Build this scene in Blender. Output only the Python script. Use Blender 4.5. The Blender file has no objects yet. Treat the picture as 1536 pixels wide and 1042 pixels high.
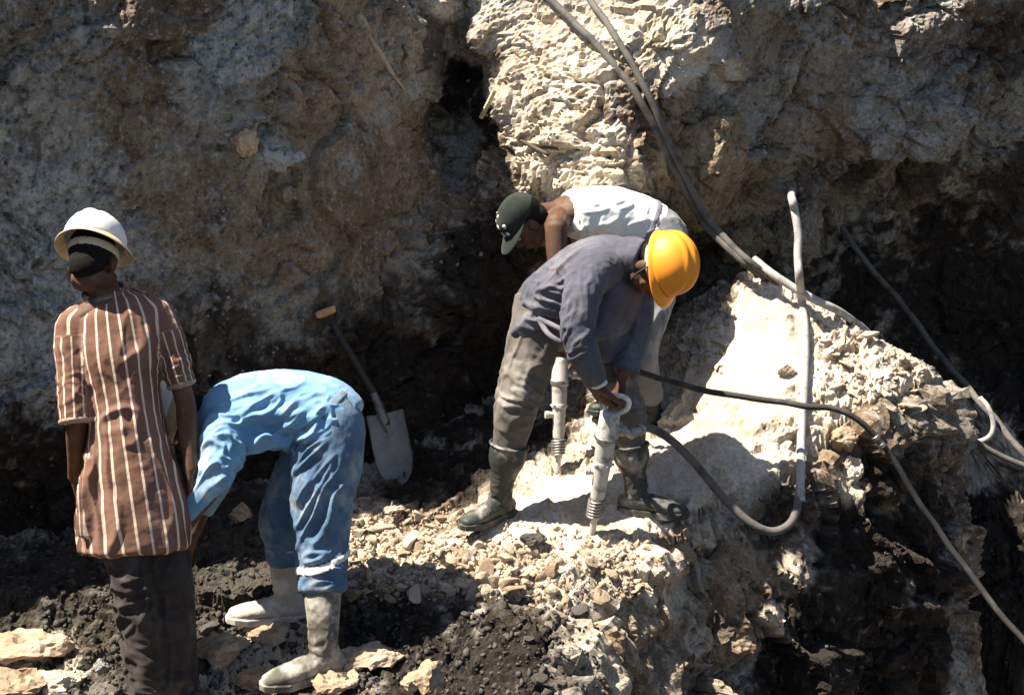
import bpy, bmesh, math, random
import numpy as np
from mathutils import Vector, Matrix
from mathutils.bvhtree import BVHTree

random.seed(7); rng = np.random.default_rng(11)
scene = bpy.context.scene
C = scene.collection
R = math.radians

# ------------------------------------------------------------------ camera, sky, sun, exposure
CAM_H, PITCH, FPX = 2.35, R(14.0), 1536 * 50 / 36
cam = bpy.data.cameras.new('camera'); cam.lens = 50; cam.sensor_width = 36; cam.clip_end = 500; cam.clip_start = .05
cam_o = bpy.data.objects.new('camera', cam); C.objects.link(cam_o)
cam_o.location = (0, 0, CAM_H); cam_o.rotation_euler = (R(90) - PITCH, 0, 0)
scene.camera = cam_o
SUN_EL, SUN_AZ = R(60), R(-5)          # azimuth: how far the sun stands beyond straight left
sdir = Vector((-math.cos(SUN_EL) * math.cos(SUN_AZ), math.cos(SUN_EL) * math.sin(SUN_AZ), math.sin(SUN_EL)))
w = bpy.data.worlds.new('World'); scene.world = w; w.use_nodes = True
nt = w.node_tree; nt.nodes.clear()
sky = nt.nodes.new('ShaderNodeTexSky'); sky.sky_type = 'NISHITA'; sky.sun_disc = False
sky.sun_elevation = SUN_EL; sky.sun_rotation = math.atan2(sdir.x, sdir.y)
bg = nt.nodes.new('ShaderNodeBackground'); bg.inputs['Strength'].default_value = .05
wo = nt.nodes.new('ShaderNodeOutputWorld')
nt.links.new(sky.outputs[0], bg.inputs[0]); nt.links.new(bg.outputs[0], wo.inputs[0])
sun = bpy.data.lights.new('sun', 'SUN'); sun.energy = 5.0; sun.angle = R(.5); sun.color = (1, .92, .79)
sun_o = bpy.data.objects.new('sun', sun); C.objects.link(sun_o); sun_o.location = (-6, 0, 9)
sun_o.rotation_euler = sdir.to_track_quat('Z', 'Y').to_euler()
vs = scene.view_settings; vs.view_transform = 'Standard'; vs.look = 'None'; vs.gamma = 1; vs.exposure = 1.6
vs.use_curve_mapping = False

# ------------------------------------------------------------------ helpers: places, noise, meshes
cT, sT = math.cos(PITCH), math.sin(PITCH)
def at(px, py, d):
    """world point seen at photo position px,py at distance d along the lens axis"""
    x = (px - 768) / FPX * d; v = (521 - py) / FPX * d
    return Vector((x, d * cT + v * sT, CAM_H - d * sT + v * cT))

def _h(ix, iy, iz, s):
    h = (ix * 374761393 + iy * 668265263 + iz * 2147483647 + s * 1274126177) & 0xffffffff
    h = ((h ^ (h >> 13)) * 1274126177) & 0xffffffff
    h = ((h ^ (h >> 16)) * 2246822519) & 0xffffffff
    return ((h ^ (h >> 15)) & 0xffffff) / float(0x1000000)

def perlin(p, seed=0):
    i = np.floor(p).astype(np.int64); f = p - i
    u = f * f * f * (f * (f * 6 - 15) + 10)
    out = np.zeros(len(p))
    for dx in (0, 1):
        wx = u[:, 0] if dx else 1 - u[:, 0]
        for dy in (0, 1):
            wy = u[:, 1] if dy else 1 - u[:, 1]
            for dz in (0, 1):
                wz = u[:, 2] if dz else 1 - u[:, 2]
                a, b, c = i[:, 0] + dx, i[:, 1] + dy, i[:, 2] + dz
                g = ((_h(a, b, c, seed) * 2 - 1) * (f[:, 0] - dx) + (_h(a, b, c, seed + 31) * 2 - 1) * (f[:, 1] - dy)
                     + (_h(a, b, c, seed + 77) * 2 - 1) * (f[:, 2] - dz))
                out += g * wx * wy * wz
    return out * 1.3

def fbm(p, octv=4, seed=0, gain=.5):
    o = np.zeros(len(p)); a = 1.0
    for k in range(octv):
        o += a * perlin(p * 2.03 ** k + k * 17.3, seed + k * 5); a *= gain
    return o

def cells(p, seed=0):
    """planar facets: returns (facet value, distance to nearest centre, edge distance, cell id value)"""
    i = np.floor(p).astype(np.int64)
    b1 = np.full(len(p), 9e9); b2 = np.full(len(p), 9e9); off = np.zeros_like(p)
    ids = np.zeros((len(p), 3), dtype=np.int64)
    for dx in (-1, 0, 1):
        for dy in (-1, 0, 1):
            for dz in (-1, 0, 1):
                a, b, c = i[:, 0] + dx, i[:, 1] + dy, i[:, 2] + dz
                d = np.stack([a + _h(a, b, c, seed), b + _h(a, b, c, seed + 3), c + _h(a, b, c, seed + 9)], 1) - p
                r = (d * d).sum(1)
                m = r < b1
                b2 = np.where(m, b1, np.minimum(b2, r)); b1 = np.where(m, r, b1)
                off[m] = d[m]; ids[m] = np.stack([a, b, c], 1)[m]
    g = np.stack([_h(ids[:, 0], ids[:, 1], ids[:, 2], seed + 40 + k) * 2 - 1 for k in range(3)], 1)
    cid = _h(ids[:, 0], ids[:, 1], ids[:, 2], seed + 50)
    return (cid * 2 - 1) * .6 + (g * -off).sum(1) * 1.1, np.sqrt(b1), np.sqrt(b2) - np.sqrt(b1), cid

def sstep(a, b, x):
    t = np.clip((x - a) / (b - a), 0, 1); return t * t * (3 - 2 * t)

def rbf(pts):
    """linear-kernel interpolation of third column over the first two"""
    P = np.array(pts, float); n = len(P)
    A = np.zeros((n + 3, n + 3)); r = np.linalg.norm(P[:, None, :2] - P[None, :, :2], axis=2)
    A[:n, :n] = r + np.eye(n) * 1e-6
    A[:n, n] = 1; A[:n, n + 1:] = P[:, :2]; A[n, :n] = 1; A[n + 1:, :n] = P[:, :2].T
    b = np.zeros(n + 3); b[:n] = P[:, 2]
    wts = np.linalg.lstsq(A, b, rcond=None)[0]
    def f(X, Y):
        sh = X.shape; q = np.stack([X.ravel(), Y.ravel()], 1); o = np.zeros(len(q))
        for k in range(n): o += wts[k] * np.hypot(q[:, 0] - P[k, 0], q[:, 1] - P[k, 1])
        o += wts[n] + wts[n + 1] * q[:, 0] + wts[n + 2] * q[:, 1]
        return o.reshape(sh)
    return f

def mesh_np(name, V, F):
    """V (n,3), F (m,k) uniform faces"""
    me = bpy.data.meshes.new(name); V = np.asarray(V, np.float32); F = np.asarray(F, np.int32); k = F.shape[1]
    me.vertices.add(len(V)); me.vertices.foreach_set('co', V.ravel())
    me.loops.add(F.size); me.loops.foreach_set('vertex_index', F.ravel())
    me.polygons.add(len(F)); me.polygons.foreach_set('loop_start', np.arange(0, F.size, k, dtype=np.int32))
    me.update(calc_edges=True); me.validate()
    return me

def smooth(me, on=True):
    me.polygons.foreach_set('use_smooth', np.full(len(me.polygons), on)); me.update(); return me

def fattr(me, name, val):
    a = me.attributes.new(name, 'FLOAT', 'POINT'); a.data.foreach_set('value', np.asarray(val, np.float32))

def grid_faces(nu, nv):
    i = np.arange(nu - 1)[:, None] * nv + np.arange(nv - 1)[None]
    return np.stack([i, i + 1, i + nv + 1, i + nv], -1).reshape(-1, 4)

def grid_normals(P):
    du = np.gradient(P, axis=0); dv = np.gradient(P, axis=1)
    n = np.cross(du, dv); return n / (np.linalg.norm(n, axis=2, keepdims=True) + 1e-9)

def obj(name, me, m=None, parent=None):
    o = bpy.data.objects.new(name, me); C.objects.link(o)
    if m is not None and me is not None:
        me.materials.clear(); me.materials.append(m)
    if parent is not None: o.parent = parent
    return o
def tag(o, label, cat, group=None):
    o['label'] = label; o['category'] = cat
    if group: o['group'] = group
    return o
def struct(o, kind='structure'):
    o['kind'] = kind; return o

# ------------------------------------------------------------------ materials
class MatB:
    def __init__(s, name, rough=.9, spec=.2):
        s.m = bpy.data.materials.new(name); s.m.use_nodes = True; s.t = s.m.node_tree
        s.b = s.t.nodes['Principled BSDF']; s.b.inputs['Roughness'].default_value = rough
        s.b.inputs['Specular IOR Level'].default_value = spec
        s.tc = s.t.nodes.new('ShaderNodeTexCoord')
    def n(s, t, **k):
        x = s.t.nodes.new(t)
        for a, b in k.items(): setattr(x, a, b)
        return x
    def l(s, a, b): s.t.links.new(a, b)
    def noise(s, sc, det=5, rough=.55, dist=0, vec=None):
        x = s.n('ShaderNodeTexNoise'); x.inputs['Scale'].default_value = sc; x.inputs['Detail'].default_value = det
        x.inputs['Roughness'].default_value = rough; x.inputs['Distortion'].default_value = dist
        s.l(vec or s.tc.outputs['Object'], x.inputs['Vector']); return x.outputs['Fac']
    def ramp(s, v, lo, hi, a=0.0, b=1.0):
        x = s.n('ShaderNodeMapRange'); x.interpolation_type = 'SMOOTHSTEP'
        for k, val in zip(('From Min', 'From Max', 'To Min', 'To Max'), (lo, hi, a, b)): x.inputs[k].default_value = val
        s.l(v, x.inputs['Value']); return x.outputs[0]
    def mix(s, f, a, b):
        x = s.n('ShaderNodeMix', data_type='RGBA')
        for sock, val in ((x.inputs['Factor'], f), (x.inputs[6], a), (x.inputs[7], b)):
            if hasattr(val, 'links'): s.l(val, sock)
            elif isinstance(val, (int, float)): sock.default_value = val
            else: sock.default_value = (*val, 1)
        return x.outputs[2]
    def math(s, op, a, b=0.0):
        x = s.n('ShaderNodeMath', operation=op)
        for sock, val in ((x.inputs[0], a), (x.inputs[1], b)):
            if hasattr(val, 'links'): s.l(val, sock)
            else: sock.default_value = val
        return x.outputs[0]
    def attr(s, name): return s.n('ShaderNodeAttribute', attribute_name=name).outputs['Fac']
    def bump(s, h, st, dist=.01):
        x = s.n('ShaderNodeBump'); x.inputs['Strength'].default_value = st; x.inputs['Distance'].default_value = dist
        s.l(h, x.inputs['Height'])
        if s.b.inputs['Normal'].links: s.l(s.b.inputs['Normal'].links[0].from_socket, x.inputs['Normal'])
        s.l(x.outputs[0], s.b.inputs['Normal'])
    def done(s, col):
        if hasattr(col, 'links'): s.l(col, s.b.inputs['Base Color'])
        else: s.b.inputs['Base Color'].default_value = (*col, 1)
        return s.m

def rock_mat():
    k = MatB('quarry_rock', .92, .12)
    n1, n2, n3, n4 = k.noise(1.5, 7, .62, .4), k.noise(4.2, 8, .68, .6), k.noise(17, 8, .72), k.noise(70, 5, .7)
    n5 = k.noise(34, 6, .75, .3)
    col = k.mix(k.ramp(n1, .43, .58), (.205, .145, .098), (.40, .365, .305))
    col = k.mix(k.ramp(n2, .55, .68), col, (.47, .45, .40))
    col = k.mix(k.ramp(n2, .45, .34), col, (.085, .055, .037))
    col = k.mix(k.math('MULTIPLY', k.ramp(n3, .52, .68), .6), col, (.52, .49, .43))
    tan = k.mix(k.ramp(n2, .4, .62), (.29, .20, .12), (.43, .325, .215))
    tan = k.mix(k.ramp(n3, .58, .75), tan, (.12, .08, .05))
    col = k.mix(k.ramp(k.noise(9, 7, .75, .8), .54, .64, 0, .85), col, (.47, .455, .415))
    col = k.mix(k.ramp(k.noise(7, 7, .72, .5), .44, .36, 0, .75), col, (.085, .055, .036))
    col = k.mix(k.attr('tan'), col, tan)
    grey = k.mix(k.ramp(n3, .38, .62), (.30, .315, .305), (.58, .59, .57))
    col = k.mix(k.attr('grey'), col, grey)
    col = k.mix(k.ramp(n5, .55, .64, 0, .6), col, (.58, .54, .47))
    col = k.mix(k.ramp(n5, .44, .37, 0, .7), col, (.06, .043, .031))
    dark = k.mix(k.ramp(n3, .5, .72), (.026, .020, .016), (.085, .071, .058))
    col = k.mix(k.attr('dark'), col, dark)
    pale = k.mix(k.ramp(n2, .35, .65), (.50, .40, .29), (.66, .585, .48))
    pale = k.mix(k.ramp(n3, .60, .74), pale, (.30, .20, .125))
    col = k.mix(k.attr('pale'), col, pale)
    col = k.mix(k.ramp(n4, .3, .7, .4, 0), col, (.04, .032, .026))
    sm = k.math('SUBTRACT', 1.0, k.math('MULTIPLY', k.attr('pale'), .72))
    for h_, st_, ds_ in ((n3, .7, .035), (n5, .6, .014)):
        k.bump(h_, st_, ds_); k.l(k.math('MULTIPLY', sm, st_), k.b.inputs['Normal'].links[0].from_node.inputs['Strength'])
    k.bump(n4, .5, .007)
    return k.done(col)

def stone_mat(name, a, b, c):
    k = MatB(name, .93, .12)
    oi = k.n('ShaderNodeObjectInfo')
    n2, n3, n4 = k.noise(9, 6, .65), k.noise(34, 6, .7), k.noise(120, 4, .7)
    col = k.mix(k.ramp(n2, .36, .64), a, b)
    col = k.mix(k.ramp(n3, .56, .72), col, c)
    col = k.mix(k.math('MULTIPLY', oi.outputs['Random'], .45), col, c)
    k.bump(n3, .6, .012); k.bump(n4, .45, .004)
    return k.done(col)

def cloth_mat(name, col, col2, rough=.95, scale=9, wv=900, dust=None, dustamt=.5, dsc=5):
    k = MatB(name, rough, .08)
    n = k.noise(scale, 5, .6); n2 = k.noise(60, 4, .6); n3 = k.noise(dsc, 5, .65)
    c = k.mix(k.ramp(n, .35, .68), col, col2)
    if dust: c = k.mix(k.ramp(n3, .50, .70, 0, dustamt), c, dust)
    k.bump(n2, .25, .006); k.bump(k.noise(wv, 2, .5), .12, .001)
    k.b.inputs['Sheen Weight'].default_value = .08
    return k.done(c)

def plain_mat(name, col, col2=None, rough=.5, spec=.5, scale=12, metal=0, bump=.12, lo=.45, hi=.65):
    k = MatB(name, rough, spec); k.b.inputs['Metallic'].default_value = metal
    n = k.noise(scale, 6, .65); n2 = k.noise(scale * 6, 5, .6)
    c = k.mix(k.ramp(n, lo, hi), col, col2) if col2 else col
    k.bump(n2, bump, .004)
    return k.done(c)

M = {}
M['rock'] = rock_mat()
M['cream'] = stone_mat('cream_stone', (.44, .35, .26), (.62, .54, .45), (.26, .18, .115))
M['tan'] = stone_mat('tan_stone', (.33, .245, .165), (.50, .39, .28), (.17, .11, .065))
M['greyst'] = stone_mat('grey_stone', (.20, .20, .19), (.36, .36, .34), (.10, .09, .08))
M['darkst'] = stone_mat('dark_stone', (.045, .038, .032), (.10, .088, .076), (.13, .122, .11))
M['skin'] = plain_mat('dark_brown_skin', (.085, .043, .026), (.13, .068, .042), .64, .25, 14, bump=.15)
M['hair'] = plain_mat('black_hair', (.012, .010, .009), (.02, .018, .016), .9, .1, 200, bump=.5)
M['eye'] = plain_mat('eye_white', (.55, .50, .45), None, .3)

# ------------------------------------------------------------------ the setting: rock face
W = [ # photo x, photo y, distance: the dark recess to the right and the bench beyond it
 (1290,330,7.75),(1400,330,7.9),(1500,330,7.9),(1150,440,7.6),(1300,480,8.0),(1400,480,8.3),(1500,520,8.4),(1650,420,8.0),(1420,590,8.4),(1536,600,8.4),
 (1000,560,7.7),(1200,700,8.0),(1420,630,8.35),(1420,688,7.6),(1536,640,8.3),(1536,704,7.5),(1650,650,8.2),(1650,720,7.3),
 (1420,760,7.45),(1536,780,7.3),(1420,1000,7.4),(1536,1042,7.2),(1650,900,7.1),(1250,1000,7.6),(1000,1042,7.6),(700,1042,7.2),(300,1100,6.6),(0,1150,6.2)]
wp = [at(*q) for q in W]
wpts = [(p.x, p.z, p.y) for p in wp] + [(6,0,6.4),(6,3,6.0),(3.6,-2,7.2),(-2,-2,5.5),(0,-2,7)]
for x in (-6, -4, -3, -2.4, -2, -1.6, -1.2, -.9):
    for z in (-.6, .2, .8, 1.4, 2, 2.6): wpts.append((x, z, 5.62 + .5 * (x + 2) - .04 * (z - 1)))
for x, y in ((-.65, 6.3), (-.4, 6.45), (-.2, 6.62), (0, 6.8), (.3, 7.1)):
    for z in (-.4, .3, .9): wpts.append((x, z, y + (.08 if z > .8 else 0)))
for x, ya, yb in ((-.7,6.4,6.4),(-.52,6.68,6.68),(-.4,6.92,6.9),(-.28,7.15,7.15),(-.16,6.95,6.9),(-.04,6.78,6.9),(.1,6.66,6.86),(.22,6.58,6.80),(.36,6.48,6.70),(.48,6.42,6.62),
                  (.62,6.54,6.52),(.8,6.68,6.56),(.95,6.85,6.64),(1.1,6.95,6.88),(1.25,7.04,7.0),(1.5,7.12,7.04),(1.8,7.22,7.14),(2.1,7.32,7.25),(2.45,7.5,7.4),(3,7.6,7.5)):
    mid_ = .44 if .55 < x < 1.05 else ya * .5 + yb * .5 - 6
    wpts += [(x, 1.5 if x < 1.3 else 1.6, ya), (x, 1.85, ya * .6 + yb * .4), (x, 2.15, yb), (x, 2.6, yb + (.3 if .05 < x < 1.05 else 0))]
wpts += [(-.32, 1.75, 7.4), (-.24, 1.95, 7.3), (.9, 1.1, 7.2), (.6, 1.0, 7.0), (.3, 1.1, 6.9)]
wall_f = rbf(wpts)

def axis(lo, hi, d0, d1, fine, coarse):
    a = list(np.arange(lo, d0, coarse)) + list(np.arange(d0, d1, fine)) + list(np.arange(d1, hi + coarse * .5, coarse))
    return np.array(a)
SNAP = [None]
def snap(px, py, d):
    h = SNAP[0].ray_cast(Vector((0, 0, CAM_H)), (at(px, py, 1) - Vector((0, 0, CAM_H))).normalized())
    return h[0] if h[0] else at(px, py, d)
def snap_to(P, st=5):
    Q = P[::st, ::st]; SNAP[0] = BVHTree.FromPolygons([tuple(v) for v in Q.reshape(-1, 3).tolist()], grid_faces(*Q.shape[:2]).tolist())
def blob(P, pts):
    """soft union of world-space patches given as (photo x, photo y, distance, radius, weight)"""
    o = np.zeros(len(P))
    wob = fbm(P * 2.6, 4, 91) * .6 + fbm(P * 11, 4, 19, .65) * .5
    for q in pts:
        c = np.array(snap(*q[:3])); r = np.linalg.norm(P - c, axis=1) / q[3]
        o = np.maximum(o, q[4] * sstep(1.2, .72, r + wob))
    return o

RIM = 2.38
xs = axis(-6, 6, -2.5, 3.1, .0115, .1); zs = axis(-2.2, RIM, -.75, 2.37, .0115, .08)
X, Z = np.meshgrid(xs, zs, indexing='ij')
Y = wall_f(X, Z)
P = np.stack([X, Y, Z], -1)
extra = []
for dy, dz in ((.25, .08), (.7, .12), (1.6, .1), (4, .1), (9, .3)):
    e = P[:, -1].copy(); e[:, 1] += dy; e[:, 2] = RIM + dz; extra.append(e)
P = np.concatenate([P, np.stack(extra, 1)], 1)
N = -grid_normals(P); N *= np.where((N[..., 1:2] > 0) & (P[..., 2:3] < RIM), -1, 1)
nu, nv = P.shape[:2]; p = P.reshape(-1, 3); n = N.reshape(-1, 3); snap_to(P)
warp = np.stack([fbm(p * 1.7, 3, 5 + k) for k in range(3)], 1)
q = p + warp * .22
rightness = sstep(.3, .9, p[:, 0])
f1, d1, e1, c1 = cells(q * np.array([2.0, 2.0, 2.7]), 1)
f2, d2, e2, c2 = cells(q * np.array([5.2, 5.2, 6.5]) + 9, 2)
f3, d3, e3, c3 = cells(q * 13.0 + 4, 3)
f4, d4, e4, c4 = cells((q + warp * .05) * 30.0 + 4, 8)
rough_m = sstep(-.25, .25, fbm(p * 1.1 + 40, 3, 60))
disp = (.075 * (1 - .5 * sstep(-.2, .1, p[:, 0]) * sstep(.75, .45, p[:, 0])) * fbm(p * 1.15, 4, 21) + .042 * f1 + .026 * f2 * (.45 + .75 * rough_m) + .013 * f3 * (.35 + 1.1 * rough_m) + .0045 * f4
        + .011 * fbm(p * 16, 4, 33) + .008 * np.abs(fbm(p * 30, 3, 44)) - .03 * sstep(.10, .0, e1) * rough_m - .012 * sstep(.1, 0, e2))
pale_w = blob(p, [(800,60,6.98,.2,1),(880,80,6.8,.24,1),(780,130,7.05,.2,1),(850,170,6.9,.26,1),(830,250,7.0,.2,1),(900,230,6.8,.2,1),(900,300,6.88,.2,.9),
                  (960,30,6.7,.24,1),(1020,70,6.75,.16,1),(1010,100,6.75,.14,1),(1080,110,6.9,.09,1),(670,5,6.95,.09,1),(730,40,7.1,.12,.9),
                  (1480,680,7.8,.3,.8),(1440,660,7.9,.25,.8)])
tan_w = blob(p, [(1000,220,6.8,.3,1),(1060,320,7.1,.4,1),(980,320,6.85,.3,1),(1130,60,7.05,.22,.7),(480,160,6.45,.36,.85),(520,60,6.5,.26,.85),(450,330,6.4,.42,.7),(250,330,6.1,.3,.5),(200,180,6.1,.3,.45),
                 (620,260,6.7,.22,.6),(560,330,6.5,.3,.6),(1220,170,7.2,.3,.5),(1450,330,7.9,.16,.7),(300,270,6.1,.3,.45)])
grey_w = blob(p, [(380,40,6.35,.2,.95),(330,75,6.3,.16,.9),(300,110,6.2,.14,.6),(440,10,6.4,.15,.9),(60,380,5.8,.36,.85),(40,560,5.72,.34,1),(20,480,5.72,.3,.95),(120,470,5.8,.2,.7),(60,300,5.8,.2,.7),(10,640,5.7,.2,.8),(120,260,5.95,.16,.55),
                  (230,390,6.05,.10,.7),(100,100,6.0,.2,.3),(1420,180,7.25,.35,.35),(1340,120,7.2,.3,.3),(410,235,6.35,.09,.8),(75,470,5.8,.14,.7),(30,300,5.85,.2,.5),
                  (620,130,6.7,.08,.4),(140,40,6.05,.1,.5),(60,200,5.9,.15,.35)])
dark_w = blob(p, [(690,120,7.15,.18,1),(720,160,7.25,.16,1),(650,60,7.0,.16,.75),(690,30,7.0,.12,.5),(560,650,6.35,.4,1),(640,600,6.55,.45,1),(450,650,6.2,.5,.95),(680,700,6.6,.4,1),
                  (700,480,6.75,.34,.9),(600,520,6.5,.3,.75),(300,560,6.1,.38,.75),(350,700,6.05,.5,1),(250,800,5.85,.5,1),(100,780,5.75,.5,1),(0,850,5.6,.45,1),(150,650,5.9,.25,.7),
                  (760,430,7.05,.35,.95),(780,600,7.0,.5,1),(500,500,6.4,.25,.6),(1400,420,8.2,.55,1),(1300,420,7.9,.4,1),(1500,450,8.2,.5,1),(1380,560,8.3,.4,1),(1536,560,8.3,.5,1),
                  (1420,850,7.4,.8,1),(1250,900,7.6,.8,1),(1536,900,7.2,.8,1),(1536,300,7.7,.35,.85),(1530,60,7.1,.25,.6),(1050,430,7.4,.3,.8),(1390,260,7.6,.2,.7),(1290,270,7.5,.12,.8)])  # right recess: its shade is also put into the rock colour
disp += pale_w * (-.020 * f1 - .016 * f2 - .008 * f3 - .003 * f4 - .011 * fbm(p * 16, 4, 33) - .008 * np.abs(fbm(p * 30, 3, 44)))
pi_ = np.where(pale_w > .02)[0]; tilt_ = q[pi_] + np.outer(q[pi_, 0], [0, 0, -.35])      # chipped beds dip to the right
g1 = cells(tilt_ * np.array([5, 5, 9.5]) + 2, 81); g2 = cells(tilt_ * np.array([12, 12, 27]) + 5, 82); g3 = cells(tilt_ * np.array([30, 30, 60]), 83)
disp[pi_] += pale_w[pi_] * (.016 * g1[0] + .009 * g2[0] + .004 * g3[0] - .012 * sstep(.06, 0, g1[2]))
p2 = p + n * disp[:, None]
me = mesh_np('rock_face', p2, grid_faces(nu, nv)); smooth(me)
smooth(me, False)
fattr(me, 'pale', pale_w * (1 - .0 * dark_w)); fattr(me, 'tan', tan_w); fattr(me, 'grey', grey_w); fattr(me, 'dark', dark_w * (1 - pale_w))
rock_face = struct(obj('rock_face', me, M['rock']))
wall_V, wall_F = p2, grid_faces(nu, nv)

# ------------------------------------------------------------------ the setting: quarry floor, ledge and the drop to the right
G = [(560,765,6.18),(650,800,6.02),(740,788,5.88),(888,808,5.78),(838,715,6.2),(960,772,5.92),(975,640,6.5),(900,700,6.2),(800,750,6.05),
 (1000,600,6.55),(1010,490,6.75),(1060,450,6.7),(1120,405,6.65),(1190,440,6.55),(1290,500,6.45),(1385,565,6.25),(1200,600,6.2),(1110,560,6.35),(1100,500,6.5),
 (1250,640,6.12),(1200,695,6.0),(1060,760,5.88),(1100,690,6.08),(1000,790,5.82),(930,850,5.58),(900,880,5.45),(850,940,5.2),(830,1000,4.98),(850,1060,4.75),
 (600,850,5.68),(560,880,5.5),(700,870,5.6),(780,900,5.42),(1150,470,6.9),(1300,540,6.8)]
gpts = [(p_.x, p_.y, p_.z) for p_ in (at(*q_) for q_ in G)]
gpts += [(-3,3.5,-.1),(-1.5,4.0,-.12),(-1.3,4.55,-.14),(-2.0,4.7,-.06),(-.75,4.65,-.08),(-.3,4.3,-.06),(-.6,4.3,-.06),(-.1,4.6,0),(-1.9,5.3,.12),(-1.2,5.5,.12),(-.85,5.1,-.01),
 (-.6,5.0,-.02),(-.3,4.9,.02),(-.7,5.6,.14),(-3,5,0),(-4,4,.0),(-4,7,.2),(0,0,.65),(-3,0,.6),(3,0,.5),(0,-3,.7),(-1,2,.3),(.2,2.5,.1),(-.2,3.6,-.05),
 (0,8,.3),(2.5,8,.3),(-2,7,.2),(1.6,7.2,.5),(.9,7.2,.7)]
floor_f = rbf(gpts)
xs = axis(-4.2, 4.6, -2.3, 2.6, .0105, .1); ys = axis(-3, 8.4, 4.0, 7.4, .0105, .1)
X, Y = np.meshgrid(xs, ys, indexing='ij'); Z = floor_f(X, Y)
# plan line of the ledge's broken edge; right of it the ground falls away into the pit
EDGE = [(.75,-3),(.6,0),(.42,2),(.24,3.5),(.17,4.2),(.14,4.55)] + [(v.x, v.y) for v in (at(*e) for e in
        ((850,940,5.2),(900,878,5.45),(935,848,5.58),(1000,795,5.82),(1060,765,5.88),(1130,738,5.95),(1205,700,6.0),(1255,645,6.12),(1310,615,6.18),(1390,570,6.25)))] + [(1.98,6.25),(2.08,6.6),(2.1,7.0),(2.0,8.6)]
EDGE = np.array(EDGE)
def edge_sd(X, Y):
    """signed distance to the edge line, positive on the pit side"""
    best = np.full(X.shape, 9e9); sg = np.ones(X.shape)
    for (ax, ay), (bx, by) in zip(EDGE[:-1], EDGE[1:]):
        dx, dy = bx - ax, by - ay; t = np.clip(((X - ax) * dx + (Y - ay) * dy) / (dx * dx + dy * dy), 0, 1)
        ex, ey = X - ax - t * dx, Y - ay - t * dy; r = np.hypot(ex, ey); c = ex * dy - ey * dx
        m = r < best - 1e-9; best = np.where(m, r, best); sg = np.where(m, np.where(c > 0, 1, -1), sg)
    return best * sg
wig = (fbm(np.stack([X, Y, 0 * X], -1).reshape(-1, 3) * 5, 3, 201) * .02).reshape(X.shape)
SD = edge_sd(X, Y) + wig
Z = Z - .06 * sstep(-.12, 0, SD); Z = Z + (-1.5 + .08 * np.sin(X * 3) - Z) * sstep(-.045, -.005, SD)
P = np.stack([X, Y, Z], -1); N = grid_normals(P); N *= np.where(N[..., 2:] < 0, -1, 1)
nu, nv = P.shape[:2]; p = P.reshape(-1, 3); n = N.reshape(-1, 3); snap_to(P)
n[(SD > -.03).ravel()] = (0, 0, 1); steep = np.zeros(len(p))
smooth_w = blob(p, [(1120,520,6.9,.32,1),(1080,590,6.7,.22,.8),(770,775,5.95,.2,1),(700,800,6.0,.15,.9),(830,790,5.86,.14,.8),(880,740,6.15,.22,.8),(1000,720,6.1,.2,.8),(1060,640,6.5,.25,.6),(1130,720,6.1,.14,.7)])
warp = np.stack([fbm(p * 2.2, 3, 105 + k) for k in range(3)], 1); q = p + warp * .14
f1, d1, e1, c1 = cells(q * 3.0, 11)
f2, d2, e2, c2 = cells(q * 8.0 + 3, 12)
f3, d3, e3, c3 = cells(q * 19.0 + 6, 13)
f4, d4, e4, c4 = cells(q * 40.0 + 6, 14)
rough = (1 - .85 * smooth_w)
disp = (.035 * fbm(p * 1.6, 3, 121) + rough * (.028 * f1 + .022 * f2 + .012 * f3 + .006 * f4 + .018 * (.5 - d3) * (1 - steep)) + .006 * fbm(p * 22, 4, 133)
        + .012 * rough * np.abs(fbm(p * 12, 3, 17)) + steep * (.045 * f1 + .03 * f2 - .03 * sstep(.12, 0, e1)))
floor_m = sstep(3.4, 4.1, p[:, 1])
p2 = p + n * (disp * (.4 + .6 * floor_m))[:, None]  # relief
pale_w = blob(p, [(600,830,5.8,.33,1),(700,830,5.85,.3,1),(800,830,5.7,.35,1),(860,780,5.9,.3,1),(760,770,5.95,.25,1),(900,720,6.2,.4,1),(1000,800,5.85,.2,.9),(900,850,5.55,.2,.9),
                  (1050,700,6.25,.35,1),(1000,600,6.8,.4,1),(1130,500,6.95,.45,1),(1250,520,6.9,.4,1),(1350,560,6.6,.25,1),(1180,680,6.2,.14,.8),(1250,600,6.5,.3,1),(1150,430,7.25,.25,1),
                  (540,800,6.0,.22,.95),(350,1000,4.95,.16,.6),(60,1000,4.95,.16,.6),(420,980,5.1,.2,.7),
                  (1000,850,5.7,.16,.6),(1130,940,6.0,.10,.5),(1270,720,6.5,.10,.6),(1000,480,7.3,.3,.9)])
tan_w = blob(p, [(1010,870,5.7,.22,.9),(960,920,5.5,.2,.8),(1100,850,6.0,.2,.6),(1060,930,5.85,.2,.7),(1260,680,6.4,.14,.8),(1170,930,6.2,.18,.5),(940,980,5.35,.15,.7),(1100,1000,5.8,.12,.5),(820,1000,5.0,.08,.6)])
grey_w = blob(p, [(1340,920,6.9,.14,.55),(1400,880,7.2,.12,.5),(60,850,5.5,.2,.3),(1160,1000,6.1,.15,.3)])
dark_w = blob(p, [(300,850,5.5,.7,.85),(80,880,5.4,.6,.9),(700,1000,5.1,.42,1),(620,965,5.3,.3,1),(780,1000,4.95,.32,1),(550,950,5.2,.22,.9),(860,960,5.1,.12,.8),(480,1000,5,.25,.7),(1300,800,6.7,.7,1),(1250,900,6.6,.6,.95),(1400,900,7.2,.8,1),(1200,1020,6.3,.6,.9),  # bottom-centre patches: a cast shadow put into the ground colour
                  (1150,820,6.2,.25,.8),(1100,960,5.9,.2,.6),(150,1000,4.9,.5,.6)])
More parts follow.
